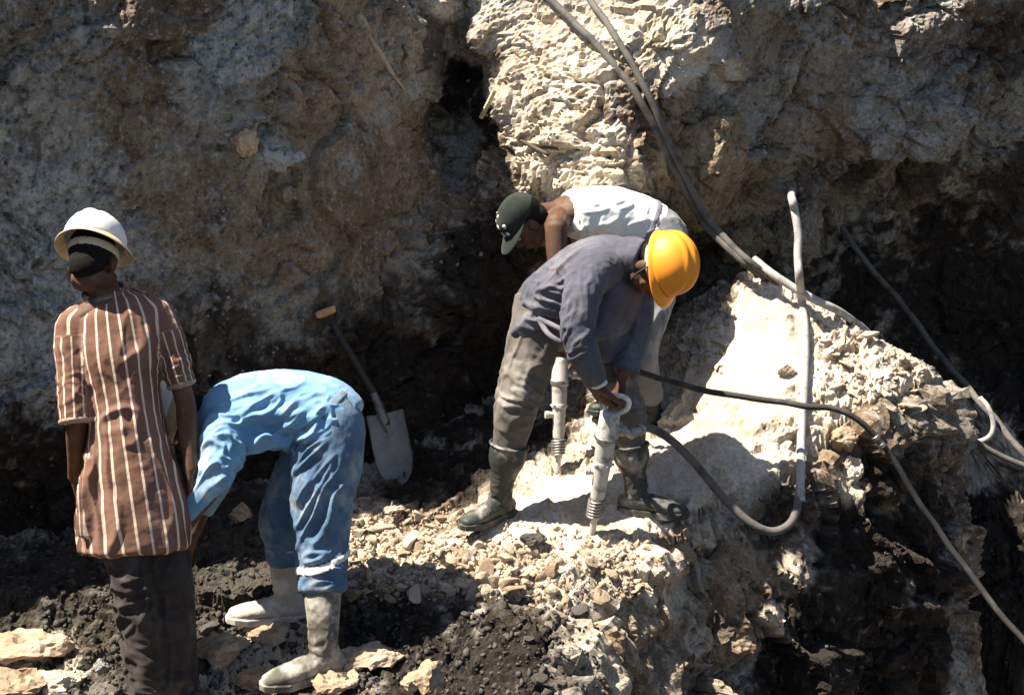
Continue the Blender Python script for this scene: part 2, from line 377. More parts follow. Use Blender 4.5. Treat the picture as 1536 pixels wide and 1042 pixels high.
DKF = [(650,700,6.35,.2,1),(700,730,6.2,.16,1),(620,730,6.25,.16,1),(720,690,6.3,.15,1),(780,650,6.5,.2,1),(730,640,6.5,.22,1)]
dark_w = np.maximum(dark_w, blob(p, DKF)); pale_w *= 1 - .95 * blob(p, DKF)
pale_w *= 1 - .9 * blob(p, [(700,1000,5.1,.42,1),(620,970,5.3,.3,1),(780,1000,4.95,.32,1)])  # takes the pale tone out of the painted foreground shadow
dark_w = np.maximum(dark_w, .8 * sstep(4.35, 3.9, p[:, 1])) * (1 - pale_w)  # near ground, mostly out of view, darkened to cut bounce light
me = mesh_np('ground', p2, grid_faces(nu, nv)); smooth(me)
if len(me.polygons) == (nu - 1) * (nv - 1): me.polygons.foreach_set('use_smooth', smooth_w[grid_faces(nu, nv)].mean(1) > .5)
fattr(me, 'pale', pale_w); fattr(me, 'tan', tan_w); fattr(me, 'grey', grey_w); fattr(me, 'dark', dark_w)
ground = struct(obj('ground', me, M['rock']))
ground_V, ground_F = p2, grid_faces(nu, nv)

# ------------------------------------------------------------------ the broken rock face below the ledge
seg = np.hypot(*np.diff(EDGE, axis=0).T); cum = np.concatenate([[0], np.cumsum(seg)])
ts = axis(0, cum[-1], cum[4], cum[-2], .0115, .12); ts = ts[ts < cum[-1]]
ex = np.interp(ts, cum, EDGE[:, 0]); ey = np.interp(ts, cum, EDGE[:, 1])
for _ in range(12):
    ex[1:-1] = (ex[:-2] + ex[2:]) / 2; ey[1:-1] = (ey[:-2] + ey[2:]) / 2
tx, ty = np.gradient(ex), np.gradient(ey); ln = np.hypot(tx, ty); ox, oy = ty / ln, -tx / ln
ztop = floor_f(ex, ey) - .035
ss = np.concatenate([np.arange(0, 1.25, .0125), np.arange(1.25, 2.4, .06)])
lean = np.interp(ts, [cum[4], cum[6], cum[9], cum[11], cum[13], cum[15]], [.5, .45, .4, .28, .16, .14])
T, S_ = np.meshgrid(np.arange(len(ts)), ss, indexing='ij')
o_ = -.05 + np.minimum(S_ * 1.4, .085) + lean[T] * S_
P = np.stack([ex[T] + ox[T] * o_, ey[T] + oy[T] * o_, ztop[T] - S_], -1)
N = grid_normals(P); N *= np.where((N[..., 0] * ox[T] + N[..., 1] * oy[T])[..., None] < 0, -1, 1)
nu, nv = P.shape[:2]; p = P.reshape(-1, 3); n = N.reshape(-1, 3); snap_to(P)
warp = np.stack([fbm(p * 2.0, 3, 305 + k) for k in range(3)], 1); q = p + warp * .16
q = q + np.outer(q[:, 2], [.35, 0, 0])                     # joints lean
f1, d1, e1, c1 = cells(q * np.array([4.2, 4.2, 2.2]), 31)
f2, d2, e2, c2 = cells(q * np.array([10, 10, 5.5]), 32)
f3, d3, e3, c3 = cells(q * 22, 33)
fade = sstep(0, .06, S_.ravel())
disp = (.10 * fbm(p * 1.6, 3, 321) + .09 * f1 + .07 * fbm(p * np.array([2.2, 2.2, 3.5]), 3, 377) + .032 * f2 + .012 * f3 + .008 * fbm(p * 24, 4, 333) - .035 * sstep(.12, 0, e1) - .012 * sstep(.1, 0, e2)) * (.25 + .75 * fade)
p2 = p + n * disp[:, None]
pale_w = blob(p, [(900,890,5.5,.12,.8),(870,950,5.25,.08,.7),(900,1020,5.15,.08,.6),(960,860,5.65,.14,.9),(1010,880,5.75,.12,.8),(1065,800,5.9,.08,.8),(1150,930,6.0,.07,.8),(1270,720,6.2,.08,.9),
                  (1180,850,6.05,.06,.5),(1060,960,5.85,.06,.6)])
tan_w = blob(p, [(1100,920,5.95,.25,.8),(1050,1000,5.8,.25,.7),(1020,830,5.8,.16,.9),(1000,900,5.7,.18,.8),(950,950,5.5,.2,.8),(1120,860,5.98,.16,.7),(1170,930,6.05,.14,.7),(1260,680,6.15,.16,.8),(1340,760,6.25,.12,.5),(1100,980,5.95,.16,.5),(1000,1030,5.6,.2,.5),(1290,830,6.2,.10,.35)])
grey_w = blob(p, [(1340,920,6.3,.13,.6),(1360,870,6.3,.08,.5),(1150,1010,6.0,.14,.45),(1250,990,6.1,.1,.35)])
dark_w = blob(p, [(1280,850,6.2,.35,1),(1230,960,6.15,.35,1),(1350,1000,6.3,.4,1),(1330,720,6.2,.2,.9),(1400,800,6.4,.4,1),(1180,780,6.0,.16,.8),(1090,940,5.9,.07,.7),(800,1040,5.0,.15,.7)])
me = mesh_np('ledge_face', p2, grid_faces(nu, nv)); smooth(me, False)
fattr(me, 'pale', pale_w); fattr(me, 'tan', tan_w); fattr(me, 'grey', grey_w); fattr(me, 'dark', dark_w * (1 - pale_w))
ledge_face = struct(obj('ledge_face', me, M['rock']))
nG = len(ground_V); ground_V = np.concatenate([ground_V, p2]); ground_F = np.concatenate([ground_F, grid_faces(nu, nv) + nG])
bvh_g = BVHTree.FromPolygons([tuple(v) for v in ground_V.tolist()], ground_F.tolist())
bvh_w = BVHTree.FromPolygons([tuple(v) for v in wall_V.tolist()], wall_F.tolist())
def zground(x, y):
    h = bvh_g.ray_cast(Vector((x, y, 4)), Vector((0, 0, -1))); return h[0].z if h[0] else 0.0
EYE = Vector((0, 0, CAM_H)); BV_EXTRA = []
def hit(px, py, what='both'):
    d = (at(px, py, 1) - EYE).normalized(); best = None
    for nm, b in [('g', bvh_g), ('w', bvh_w)] + [('w', b_) for b_ in BV_EXTRA]:
        if what not in ('both', nm): continue
        h = b.ray_cast(EYE, d)
        if h[0] and (best is None or h[3] < best[3]): best = (h[0], h[1], nm, h[3])
    return best

# added rock out of view, left of the camera; shades near ground, cuts bounce light
bm = bmesh.new(); bmesh.ops.create_icosphere(bm, subdivisions=5, radius=1); A = np.array([v.co[:] for v in bm.verts]); 0
f_, d_, e_, c_ = cells(A * 3.1, 401); A = A * (1 + .10 * fbm(A * 1.8, 4, 402) + .06 * f_)[:, None] * np.array([1.55, 2.5, 3.3]) + np.array([-4.3, 1.45, 1.2])
me = bpy.data.meshes.new('added_shade_rock'); bm.to_mesh(me); bm.free(); me.vertices.foreach_set('co', A.astype(np.float32).ravel()); me.update(); smooth(me)
for nm_, v_ in (('tan', .3), ('grey', .1), ('dark', .5), ('pale', 0)): fattr(me, nm_, np.full(len(A), v_))
struct(obj('added_shade_rock', me, M['rock']))
# ------------------------------------------------------------------ figure tools
def V3(*a): return Vector(a)
def unit(v): return v.normalized()
def cr(pts, sub):
    """Catmull-Rom through rows of numbers"""
    A = np.array(pts, float); A = np.vstack([2 * A[0] - A[1], A, 2 * A[-1] - A[-2]]); out = []
    for i in range(1, len(A) - 2):
        for k in range(sub):
            t = k / sub; a, b, c, d = A[i - 1], A[i], A[i + 1], A[i + 2]
            out.append(.5 * (2 * b + (c - a) * t + (2 * a - 5 * b + 4 * c - d) * t * t + (3 * b - a - 3 * c + d) * t ** 3))
    out.append(A[-2]); return np.array(out)
def loft(secs, side=(1, 0, 0), n=20, sub=4, cap=.6):
    """closed tube; secs = (point, rx, ry) or (point, r); rx runs along side"""
    rows = [list(s_[0]) + [s_[1], s_[2] if len(s_) > 2 else s_[1]] for s_ in secs]
    Q = cr(rows, sub); Q[:, 3:] = np.maximum(Q[:, 3:], .002)
    pos = Q[:, :3]; T = np.gradient(pos, axis=0); T /= np.linalg.norm(T, axis=1, keepdims=True) + 1e-9
    sd = np.array(side, float)
    rings = []; a = np.linspace(0, 2 * np.pi, n, endpoint=False)
    def ring(p_, t_, rx, ry):
        x = sd - t_ * (t_ @ sd)
        if np.linalg.norm(x) < .15: x = np.array([.31, .9, .29]) - t_ * (t_ @ np.array([.31, .9, .29]))
        x /= np.linalg.norm(x); y = np.cross(t_, x)
        return p_ + np.outer(np.cos(a) * rx, x) + np.outer(np.sin(a) * ry, y)
    def caps(p_, t_, rx, ry, sg):
        r_ = []
        for ph in (25, 50, 72):
            c_, s_ = math.cos(R(ph)), math.sin(R(ph)); r_.append(ring(p_ + t_ * sg * s_ * min(rx, ry) * cap, t_, rx * c_, ry * c_))
        return r_
    rings += caps(pos[0], T[0], Q[0, 3], Q[0, 4], -1)[::-1]
    for i in range(len(Q)): rings.append(ring(pos[i], T[i], Q[i, 3], Q[i, 4]))
    rings += caps(pos[-1], T[-1], Q[-1, 3], Q[-1, 4], 1)
    Vv = np.concatenate(rings); m = len(rings); F = []
    for i in range(m - 1):
        for k in range(n): F.append((i * n + k, i * n + (k + 1) % n, (i + 1) * n + (k + 1) % n, (i + 1) * n + k))
    F.append(tuple(range(n))[::-1]); F.append(tuple(range((m - 1) * n, m * n)))
    return Vv, F
def ell(c, rx, ry, rz, ax=None, n=18, m=11):
    """ellipsoid with axes matrix columns ax (side, forward, up)"""
    ax = ax or (V3(1, 0, 0), V3(0, 1, 0), V3(0, 0, 1)); B = np.array([list(v) for v in ax])
    rows = []; c = np.array(c)
    for j in range(1, m):
        ph = math.pi * j / m
        for k in range(n):
            th = 2 * math.pi * k / n
            rows.append(np.array([math.sin(ph) * math.cos(th) * rx, math.sin(ph) * math.sin(th) * ry, math.cos(ph) * rz]) @ B + c)
    rows.append(np.array([0, 0, rz]) @ B + c); rows.append(np.array([0, 0, -rz]) @ B + c)
    F = [(j * n + k, (j + 1) * n + k, (j + 1) * n + (k + 1) % n, j * n + (k + 1) % n) for j in range(m - 2) for k in range(n)]
    t, b = (m - 1) * n, (m - 1) * n + 1
    F += [(t, k, (k + 1) % n) for k in range(n)] + [(b, (m - 2) * n + (k + 1) % n, (m - 2) * n + k) for k in range(n)]
    return np.array(rows), F
def pyd(name, pieces):
    Vv, F, o = [], [], 0
    for v, f in pieces:
        Vv += [tuple(x) for x in np.asarray(v).tolist()]; F += [tuple(i + o for i in q_) for q_ in f]; o += len(v)
    me = bpy.data.meshes.new(name); me.from_pydata(Vv, [], F); me.update(); return me
def fuse(name, pieces, vox=.006, its=3, fn=None):
    """one continuous skin round overlapping closed pieces; fn(points, normals) gives the relief"""
    me = pyd(name + '_src', pieces)
    bm = bmesh.new(); bm.from_mesh(me); bmesh.ops.recalc_face_normals(bm, faces=bm.faces); bm.to_mesh(me); bm.free()
    o = bpy.data.objects.new('tmp', me); C.objects.link(o)
    md = o.modifiers.new('r', 'REMESH'); md.mode = 'VOXEL'; md.voxel_size = vox; md.adaptivity = 0
    dg = bpy.context.evaluated_depsgraph_get()
    out = bpy.data.meshes.new_from_object(o.evaluated_get(dg)); out.name = name
    bpy.data.objects.remove(o); bpy.data.meshes.remove(me)
    nv_ = len(out.vertices); co = np.zeros(nv_ * 3, np.float32); out.vertices.foreach_get('co', co); co = co.reshape(-1, 3).astype(float)
    e = np.zeros(len(out.edges) * 2, np.int32); out.edges.foreach_get('vertices', e); e = e.reshape(-1, 2)
    deg = np.bincount(e.ravel(), minlength=nv_).astype(float)[:, None]
    def lap(x):
        s_ = np.zeros_like(x)
        for k in range(x.shape[1]): s_[:, k] = np.bincount(e[:, 0], x[e[:, 1], k], nv_) + np.bincount(e[:, 1], x[e[:, 0], k], nv_)
        return s_ / np.maximum(deg, 1)
    for _ in range(its): co = co + .6 * (lap(co) - co)
    def put(): out.vertices.foreach_set('co', co.astype(np.float32).ravel()); out.update()
    put()
    if fn is not None:
        nm = np.zeros(nv_ * 3, np.float32); out.vertices.foreach_get('normal', nm); nm = nm.reshape(-1, 3).astype(float)
        co = co + fn(co, nm); co = co + .35 * (lap(co) - co); put()
    smooth(out); return out
def fold(p, d, wl, length, seed, sharp=1.0):
    """crease field: ridges running along d, wl apart, length long"""
    d = np.array(d, float); d /= np.linalg.norm(d); al = p @ d
    q_ = p / wl - np.outer(al, d) * (1 / wl - 1 / length)
    q_ = q_ + .55 * np.stack([perlin(p * 4.5 + k * 9, seed + k) for k in range(3)], 1)
    r = perlin(q_, seed); return 1.5 * np.exp(-(r / .16) ** 2) - .55 + .5 * r
def near(p, c, r): return np.exp(-((p - np.array(c)) ** 2).sum(1) / (r * r))
def folds(sets, base=.003, seed=1):
    """sets: (direction, wavelength, length, amplitude, centre or None, radius)"""
    def f(p, n_):
        h = base * fbm(p * 14, 3, seed)
        for i, (d, wl, ln_, amp, c, r) in enumerate(sets):
            h = h + 1.15 * amp * fold(p, d, wl, ln_, seed + 13 * i) * (near(p, c, r) if c is not None else 1)
        return n_ * h[:, None]
    return f

def head_pieces(c, f, u):
    f = unit(f); u = unit(u - f * f.dot(u)); s_ = f.cross(u); ax = (s_, f, u)
    E = lambda a, b, d, rx, ry, rz: ell(c + s_ * a + f * b + u * d, rx, ry, rz, ax)
    return [E(0, -.012, .032, .076, .096, .092), E(0, .028, -.035, .062, .066, .082), E(0, .05, -.098, .034, .034, .026), E(0, .098, -.03, .014, .022, .024),
            E(0, .086, -.018, .009, .018, .035), E(0, .082, .014, .05, .016, .012), E(0, .088, -.066, .026, .016, .008), E(0, .085, -.082, .022, .015, .009),
            E(.04, .06, -.036, .024, .024, .02), E(-.04, .06, -.036, .024, .024, .02),
            E(.079, -.008, -.018, .010, .021, .033), E(-.079, -.008, -.018, .010, .021, .033), E(.052, .015, -.07, .024, .05, .03), E(-.052, .015, -.07, .024, .05, .03)], s_
def add_head(parent, c, f, u, hair=True):
    f = unit(f); u = unit(u - f * f.dot(u)); s_ = f.cross(u)
    for k in (-1, 1):
        e = obj('eye', smooth(pyd('eye', [ell(c + s_ * .031 * k + f * .079 - u * .006, .012, .012, .009, (s_, f, u), 12, 8)])), M['eye'], parent)
    if hair:
        obj('hair', fuse('hair', [ell(c - f * .024 + u * .034, .081, .092, .089, (s_, f, u)), ell(c - f * .05 - u * .03, .066, .055, .06, (s_, f, u))], .006, 2,
            lambda p, n_: n_ * (.003 * perlin(p * 160, 3))[:, None]), M['hair'], parent)
def hand_pieces(w_, d, nrm, thumb, curl=55, spread=.0195, size=1.0, tcurl=.5):
    """w_ wrist, d towards the knuckles, nrm out of the palm, thumb = side the thumb leaves from"""
    d = unit(d); nrm = unit(nrm - d * d.dot(nrm)); t = d.cross(nrm)
    if t.dot(thumb) < 0: t = -t
    S = size; out = [loft([(w_, .027 * S, .019 * S), (w_ + d * .035 * S, .036 * S, .017 * S), (w_ + d * .075 * S, .041 * S, .016 * S), (w_ + d * .092 * S, .038 * S, .013 * S)], t, 14, 3)]
    for i, L in enumerate((.072, .081, .075, .058)):
        p_ = w_ + d * (.086 - .004 * abs(i - 1)) * S + t * (1.5 - i) * spread * S; a = R(curl * .45); chain = [(p_ - d * .012, .0098 * S)]
        for seg_ in (.46, .31, .23):
            dr = d * math.cos(a) + nrm * math.sin(a); p_ = p_ + dr * L * seg_ * S; chain.append((p_.copy(), .0088 * S)); a += R(curl)
        chain[-1] = (chain[-1][0], .0072 * S)
        out.append(loft(chain, t, 10, 3, 1))
    b = w_ + d * .03 * S + t * .028 * S; k1 = b + (d * .55 + t * .75 + nrm * .25) * .042 * S
    k2 = k1 + (d * .9 + t * .15 + nrm * tcurl) * .034 * S; k3 = k2 + (d * .8 - t * .1 + nrm * tcurl * 1.6) * .026 * S
    out.append(loft([(b, .015 * S), (k1, .0125 * S), (k2, .0105 * S), (k3, .0085 * S)], nrm, 10, 3, 1))
    return out
def limb(a, b, c, ra, rb, rc, mid=1.0, side=(0, 1, 0)):
    """two-bone limb with muscle swell"""
    return loft([(a, ra), (a.lerp(b, .35), (ra * .6 + rb * .4) * (1.06 * mid)), (a.lerp(b, .75), rb * 1.03), (b, rb), (b.lerp(c, .3), rb * 1.04 * mid), (b.lerp(c, .7), rc * 1.12), (c, rc)], side, 16, 3)

def person(J, label, fhead, uhead, side, hands, feet=True, hair=True, torso=None):
    """J: dict of joints. Returns the body mesh object, one continuous figure"""
    sd = unit(Vector(side)); hp, s_ = head_pieces(J['head'], fhead, uhead)
    f = unit(fhead); u = unit(uhead - f * f.dot(uhead))
    pel, nk = J['pelvis'], J['neck']; ax = nk - pel
    mid = J.get('spine', pel.lerp(nk, .5))
    P_ = hp[:]
    P_.append(loft([(nk - unit(ax) * .03, .062, .055), (nk.lerp(J['head'], .4), .056, .058), (J['head'] - u * .06 - f * .03, .056, .058)], sd, 16, 3))
    P_.append(loft([(pel - unit(ax) * .07, .10, .08), (pel, .125, .088), (pel.lerp(mid, .6), .112, .078), (mid, .118, .082), (mid.lerp(nk, .5), .134, .088), (mid.lerp(nk, .85), .112, .068), (nk, .06, .055)], sd, 20, 4))
    for k in ('l', 'r'):
        P_.append(loft([(nk.lerp(J['sh' + k], .3) - unit(ax) * .02, .055), (J['sh' + k], .054)], (0, 0, 1), 14, 4))
        P_.append(limb(J['sh' + k], J['el' + k], J['wr' + k], .05, .036, .026))
        P_.append(limb(J['hip' + k], J['kn' + k], J['an' + k], .076, .05, .036))
        ft = J['toe' + k] - J['an' + k]; an = J['an' + k]; toe = J['toe' + k]
        dn = V3(0, 0, -.022); P_.append(loft([(an, .032, .032), (an.lerp(toe, .3) + dn, .026, .022), (toe.lerp(an, .1), .024, .014)], unit(ft).cross(V3(0, 0, 1)), 12, 3))
    for h in hands: P_ += hand_pieces(*h[:4], **(h[4] if len(h) > 4 else {}))
    me = fuse('person', P_, .0048, 2)
    o = obj('person', me, M['skin']); tag(o, label, 'person')
    add_head(o, J['head'], fhead, uhead, hair)
    return o

def boot(parent, knee, ank, toe_dir, top=.26, mat=None, r=.062, size=1.0, sole_mat=None, wr=.004, label=None):
    """rubber boot: shaft up the shin, foot with heel, separate sole"""
    td = unit(Vector((toe_dir[0], toe_dir[1], 0))); up = V3(0, 0, 1); s_ = td.cross(up); S = size
    g = ank - up * .088 * S; ax = unit(knee - ank)
    tilt = toe_dir[2] if len(toe_dir) > 2 else 0
    td3 = unit(td + up * tilt); u3 = s_.cross(td3)
    Pc = [loft([(ank - u3 * .03 - td3 * .01, .042 * S, .05 * S), (ank + ax * .03, .046 * S, .05 * S), (ank + ax * .1, .052 * S, .054 * S), (ank + ax * top * .7, r, r), (ank + ax * top, r * 1.03, r * 1.03)], s_, 20, 4, .12),
          loft([(g - td3 * .055 * S + u3 * .045, .036 * S, .034 * S), (g - td3 * .02 * S + u3 * .05, .042 * S, .042 * S), (g + td3 * .05 * S + u3 * .05, .043 * S, .042 * S), (g + td3 * .11 * S + u3 * .042, .048 * S, .034 * S),
                (g + td3 * .165 * S + u3 * .036, .046 * S, .029 * S), (g + td3 * .2 * S + u3 * .032, .034 * S, .022 * S)], s_, 18, 4, .8)]
    me = fuse('boot', Pc, .005, 3, lambda p, n_: n_ * (wr * fold(p, s_, .03, .12, 5) * near(p, ank + ax * .03 + td * .03, .09) + .6 * wr * fold(p, s_, .035, .14, 9) * near(p, ank + ax * (top - .05), .07) + .0015 * fbm(p * 20, 3, 4))[:, None])
    b = obj('boot', me, mat, parent)
    if label: b['label'] = label
    out = [(-.085, .0), (-.078, .026), (-.04, .039), (.02, .038), (.08, .045), (.14, .052), (.185, .046), (.214, .026), (.222, 0)]
    ol = [(x, y) for x, y in out] + [(x, -y) for x, y in out[::-1][1:-1]]
    bm = bmesh.new(); rings = []
    for dz, sc in ((-.004, .98), (0, 1.02), (.02, 1.02), (.024, .97)):
        rings.append([bm.verts.new(g + td3 * x * S * sc + s_ * y * S * sc + u3 * (dz + (.006 if x > .15 else 0))) for x, y in ol])
    for a_, b_ in zip(rings[:-1], rings[1:]):
        for k in range(len(ol)): bm.faces.new((a_[k], a_[(k + 1) % len(ol)], b_[(k + 1) % len(ol)], b_[k]))
    bm.faces.new(rings[0][::-1]); bm.faces.new(rings[-1]); me = bpy.data.meshes.new('sole'); bm.to_mesh(me); bm.free()
    obj('sole', me, sole_mat or mat, b)
    # rolled rim of the shaft
    c_ = ank + ax * top; x_ = unit(s_ - ax * ax.dot(s_)); y_ = ax.cross(x_); bm = bmesh.new()
    obj('rim', smooth(ring_mesh('rim', c_, x_, y_, r * 1.05, .006)), mat, b)
    return b
def ring_mesh(name, c, x, y, rad, thick, n=28, m=8, ry=None, squash=1.0):
    z = x.cross(y); Vv = []; F = []; ry = ry or rad
    for i in range(n):
        a = 2 * math.pi * i / n; o_ = x * math.cos(a) + y * math.sin(a); cc = c + x * math.cos(a) * rad + y * math.sin(a) * ry
        for j in range(m):
            b = 2 * math.pi * j / m; Vv.append(cc + o_ * thick * math.cos(b) + z * thick * squash * math.sin(b))
    for i in range(n):
        for j in range(m): F.append((i * m + j, ((i + 1) % n) * m + j, ((i + 1) % n) * m + (j + 1) % m, i * m + (j + 1) % m))
    me = bpy.data.meshes.new(name); me.from_pydata([tuple(v) for v in Vv], [], F); me.update(); return me
def tube(name, pts, r, sub=8, n=10, wob=0.0, seed=0, taper=None):
    rows = [list(q_) + [r if taper is None else taper[i]] for i, q_ in enumerate(pts)]
    Q = cr(rows, sub)
    if wob:
        for k in range(3): Q[1:-1, k] += wob * perlin(Q[1:-1, :3] * 6 + k * 7.7, seed + k)
    secs = [(Q[i, :3], Q[i, 3]) for i in range(len(Q))]
    v, f = loft_raw(Q[:, :3], Q[:, 3], n); return smooth(pyd(name, [(v, f)]))
def loft_raw(pos, rad, n=10):
    T = np.gradient(pos, axis=0); T /= np.linalg.norm(T, axis=1, keepdims=True) + 1e-9
    x = np.cross(T[0], [.3, .2, .93]); x /= np.linalg.norm(x); a = np.linspace(0, 2 * np.pi, n, endpoint=False); Vv = []
    for i in range(len(pos)):
        x = x - T[i] * (T[i] @ x); x /= np.linalg.norm(x); y = np.cross(T[i], x)
        Vv.append(pos[i] + np.outer(np.cos(a) * rad[i], x) + np.outer(np.sin(a) * rad[i], y))
    F = [(i * n + k, i * n + (k + 1) % n, (i + 1) * n + (k + 1) % n, (i + 1) * n + k) for i in range(len(pos) - 1) for k in range(n)]
    F += [tuple(range(n))[::-1], tuple(range((len(pos) - 1) * n, len(pos) * n))]
    return np.concatenate(Vv), F
def dome(name, c, f, u, a, b, h, prof=1.0, ridges=(), thick=.004, nth=72, nph=22, cut=90, front=0.0):
    """hard shell: half ellipsoid with raised ridges, real thickness"""
    f = unit(f); u = unit(u - f * f.dot(u)); s_ = f.cross(u); bm = bmesh.new(); sets = []
    for lay in (0, 1):
        rows = []
        for j in range(nph + 1):
            ph = R(cut) * j / nph; row = []
            for i in range(nth):
                th = 2 * math.pi * i / nth
                r_ = math.sin(ph) ** prof; x, y, z = r_ * math.cos(th) * a, r_ * math.sin(th) * b, math.cos(ph) ** .85 * h if ph < R(89.9) else 0
                bump = 0
                for (x0, wd, ht) in ridges: bump += ht * math.exp(-((x - x0 * (1 - .25 * (y / b) ** 2)) / wd) ** 4) * max(0, min(1, (80 - math.degrees(ph)) / 25))
                k = 1 + (bump if lay == 0 else -thick * 1.0) / a if True else 1
                row.append(bm.verts.new(c + s_ * x * k + f * (y * k + front * z) + u * z * k))
            rows.append(row)
        for j in range(nph):
            for i in range(nth):
                q_ = (rows[j][i], rows[j + 1][i], rows[j + 1][(i + 1) % nth], rows[j][(i + 1) % nth])
                try: bm.faces.new(q_ if lay == 0 else q_[::-1])
                except ValueError: pass
        sets.append(rows)
    for i in range(nth): bm.faces.new((sets[0][-1][i], sets[1][-1][i], sets[1][-1][(i + 1) % nth], sets[0][-1][(i + 1) % nth]))
    bmesh.ops.remove_doubles(bm, verts=bm.verts, dist=.0003)
    me = bpy.data.meshes.new(name); bm.to_mesh(me); bm.free(); return smooth(me)
def brim(name, c, f, u, a, b, width, drop, thick=.004, nth=72, nr=6):
    """flange round a shell; width(theta), drop(theta); theta 90 deg = front"""
    f = unit(f); u = unit(u - f * f.dot(u)); s_ = f.cross(u); bm = bmesh.new(); lay = []
    for k in (0, 1):
        rows = []
        for j in range(nr + 1):
            t = j / nr; row = []
            for i in range(nth):
                th = 2 * math.pi * i / nth; w_ = width(th); ct, st = math.cos(th), math.sin(th)
                row.append(bm.verts.new(c + s_ * ct * (a - .002 + w_ * t) + f * st * (b - .002 + w_ * t) + u * (-drop(th) * t ** 1.3 - k * thick + .002)))
            rows.append(row)
        for j in range(nr):
            for i in range(nth):
                q_ = (rows[j][i], rows[j + 1][i], rows[j + 1][(i + 1) % nth], rows[j][(i + 1) % nth]); bm.faces.new(q_ if k == 0 else q_[::-1])
        lay.append(rows)
    for i in range(nth):
        for e in (0, -1):
            q_ = (lay[0][e][i], lay[1][e][i], lay[1][e][(i + 1) % nth], lay[0][e][(i + 1) % nth]); bm.faces.new(q_ if e else q_[::-1])
    me = bpy.data.meshes.new(name); bm.to_mesh(me); bm.free(); return smooth(me)

# cloth and gear materials
def shirt_stripe_mat():
    k = MatB('striped_cotton', .95, .08)
    a_ = k.attr('stripe'); fr = k.math('FRACT', a_); d = k.math('ABSOLUTE', k.math('SUBTRACT', fr, .5))
    d = k.math('ADD', d, k.math('MULTIPLY', k.math('SUBTRACT', k.noise(25, 2), .5), .03))
    c = k.mix(k.ramp(k.noise(7, 4), .35, .65), (.15, .078, .055), (.20, .11, .08))
    c = k.mix(k.ramp(d, .105, .075), c, (.66, .50, .40))
    c = k.mix(k.ramp(k.noise(5, 5), .58, .75, 0, .35), c, (.38, .27, .2))
    k.bump(k.noise(60, 4), .25, .005); k.bump(k.noise(800, 2), .12, .001)
    return k.done(c)
M['stripe'] = shirt_stripe_mat()
M['darktrouser'] = cloth_mat('dark_brown_trouser_cloth', (.030, .024, .022), (.05, .04, .036), dust=(.20, .17, .15), dustamt=.45)
M['blueshirt'] = cloth_mat('light_blue_cotton', (.135, .27, .43), (.20, .355, .52), dust=(.50, .58, .62), dustamt=.65, dsc=4)
M['bluetrouser'] = cloth_mat('faded_blue_work_trousers', (.06, .105, .175), (.10, .165, .25), dust=(.32, .35, .36), dustamt=.65, dsc=6)
M['navy'] = cloth_mat('faded_navy_jacket', (.07, .07, .088), (.10, .10, .125), dust=(.22, .21, .22), dustamt=.6, dsc=4)
M['khaki'] = cloth_mat('dusty_grey_work_trousers', (.10, .086, .075), (.145, .127, .112), dust=(.36, .325, .29), dustamt=.6)
M['vest'] = cloth_mat('white_cotton_vest', (.70, .71, .68), (.78, .78, .74), dust=(.6, .58, .54), dustamt=.25)
M['lightgrey'] = cloth_mat('pale_grey_jeans', (.13, .135, .145), (.18, .18, .185), dust=(.36, .345, .32), dustamt=.5)
M['band'] = cloth_mat('grey_violet_waistband', (.16, .15, .19), (.22, .2, .25))
M['capcloth'] = cloth_mat('dark_green_cap_cloth', (.018, .023, .020), (.032, .037, .033))
M['boot_olive'] = plain_mat('dusty_olive_rubber', (.075, .07, .055), (.40, .365, .31), .7, .3, 7, lo=.42, hi=.66)
M['boot_dark'] = plain_mat('dark_green_rubber', (.028, .032, .028), (.34, .31, .27), .6, .4, 7, lo=.5, hi=.72)
M['boot_pale'] = plain_mat('pale_dusty_rubber', (.36, .32, .27), (.56, .51, .44), .85, .2, 10)
M['white_shell'] = plain_mat('white_helmet_shell', (.78, .75, .69), (.55, .48, .38), .45, .5, 14, bump=.08, lo=.52, hi=.78)
M['yellow_shell'] = plain_mat('orange_yellow_helmet_shell', (.84, .29, .015), (.62, .26, .05), .52, .5, 16, bump=.08, lo=.55, hi=.75)
M['brim'] = plain_mat('cream_yellow_brim', (.74, .60, .38), (.62, .43, .2), .5, .4, 9, bump=.05)
M['cuffcloth'] = cloth_mat('pale_brown_cuff_cloth', (.30, .21, .16), (.42, .32, .25))
M['strap'] = plain_mat('cream_helmet_band', (.62, .52, .36), (.5, .4, .27), .8)
M['black'] = plain_mat('black_webbing', (.02, .02, .022), (.04, .04, .042), .8)

def band_from(name, me, c, d, hw, off, rad, mat, parent, wob=.004):
    """raised strip of cloth following the folds of me: faces in a slab round c across d"""
    n_ = len(me.vertices); co = np.zeros(n_ * 3, np.float32); me.vertices.foreach_get('co', co); co = co.reshape(-1, 3).astype(float)
    nm = np.zeros(n_ * 3, np.float32); me.vertices.foreach_get('normal', nm); nm = nm.reshape(-1, 3).astype(float)
    d = np.array(unit(d)); t = (co - np.array(c)) @ d + wob * perlin(co * 9, 3); ok = (np.abs(t) < hw) & (np.linalg.norm(co - np.array(c), axis=1) < rad)
    fv = np.zeros(len(me.polygons) * 4, np.int32)
    if len(me.loops) == len(fv): me.loops.foreach_get('vertex_index', fv)
    F = fv.reshape(-1, 4); F = F[ok[F].all(1)]; used = np.unique(F); mp = np.full(n_, -1); mp[used] = np.arange(len(used))
    h = off * sstep(1.0, .62, np.abs(t[used]) / hw) - .0015
    return obj(name, smooth(mesh_np(name, co[used] + nm[used] * h[:, None], mp[F])), mat, parent)
def std_joints(spec):
    return {k: (v if isinstance(v, Vector) else at(*v)) for k, v in spec.items()}
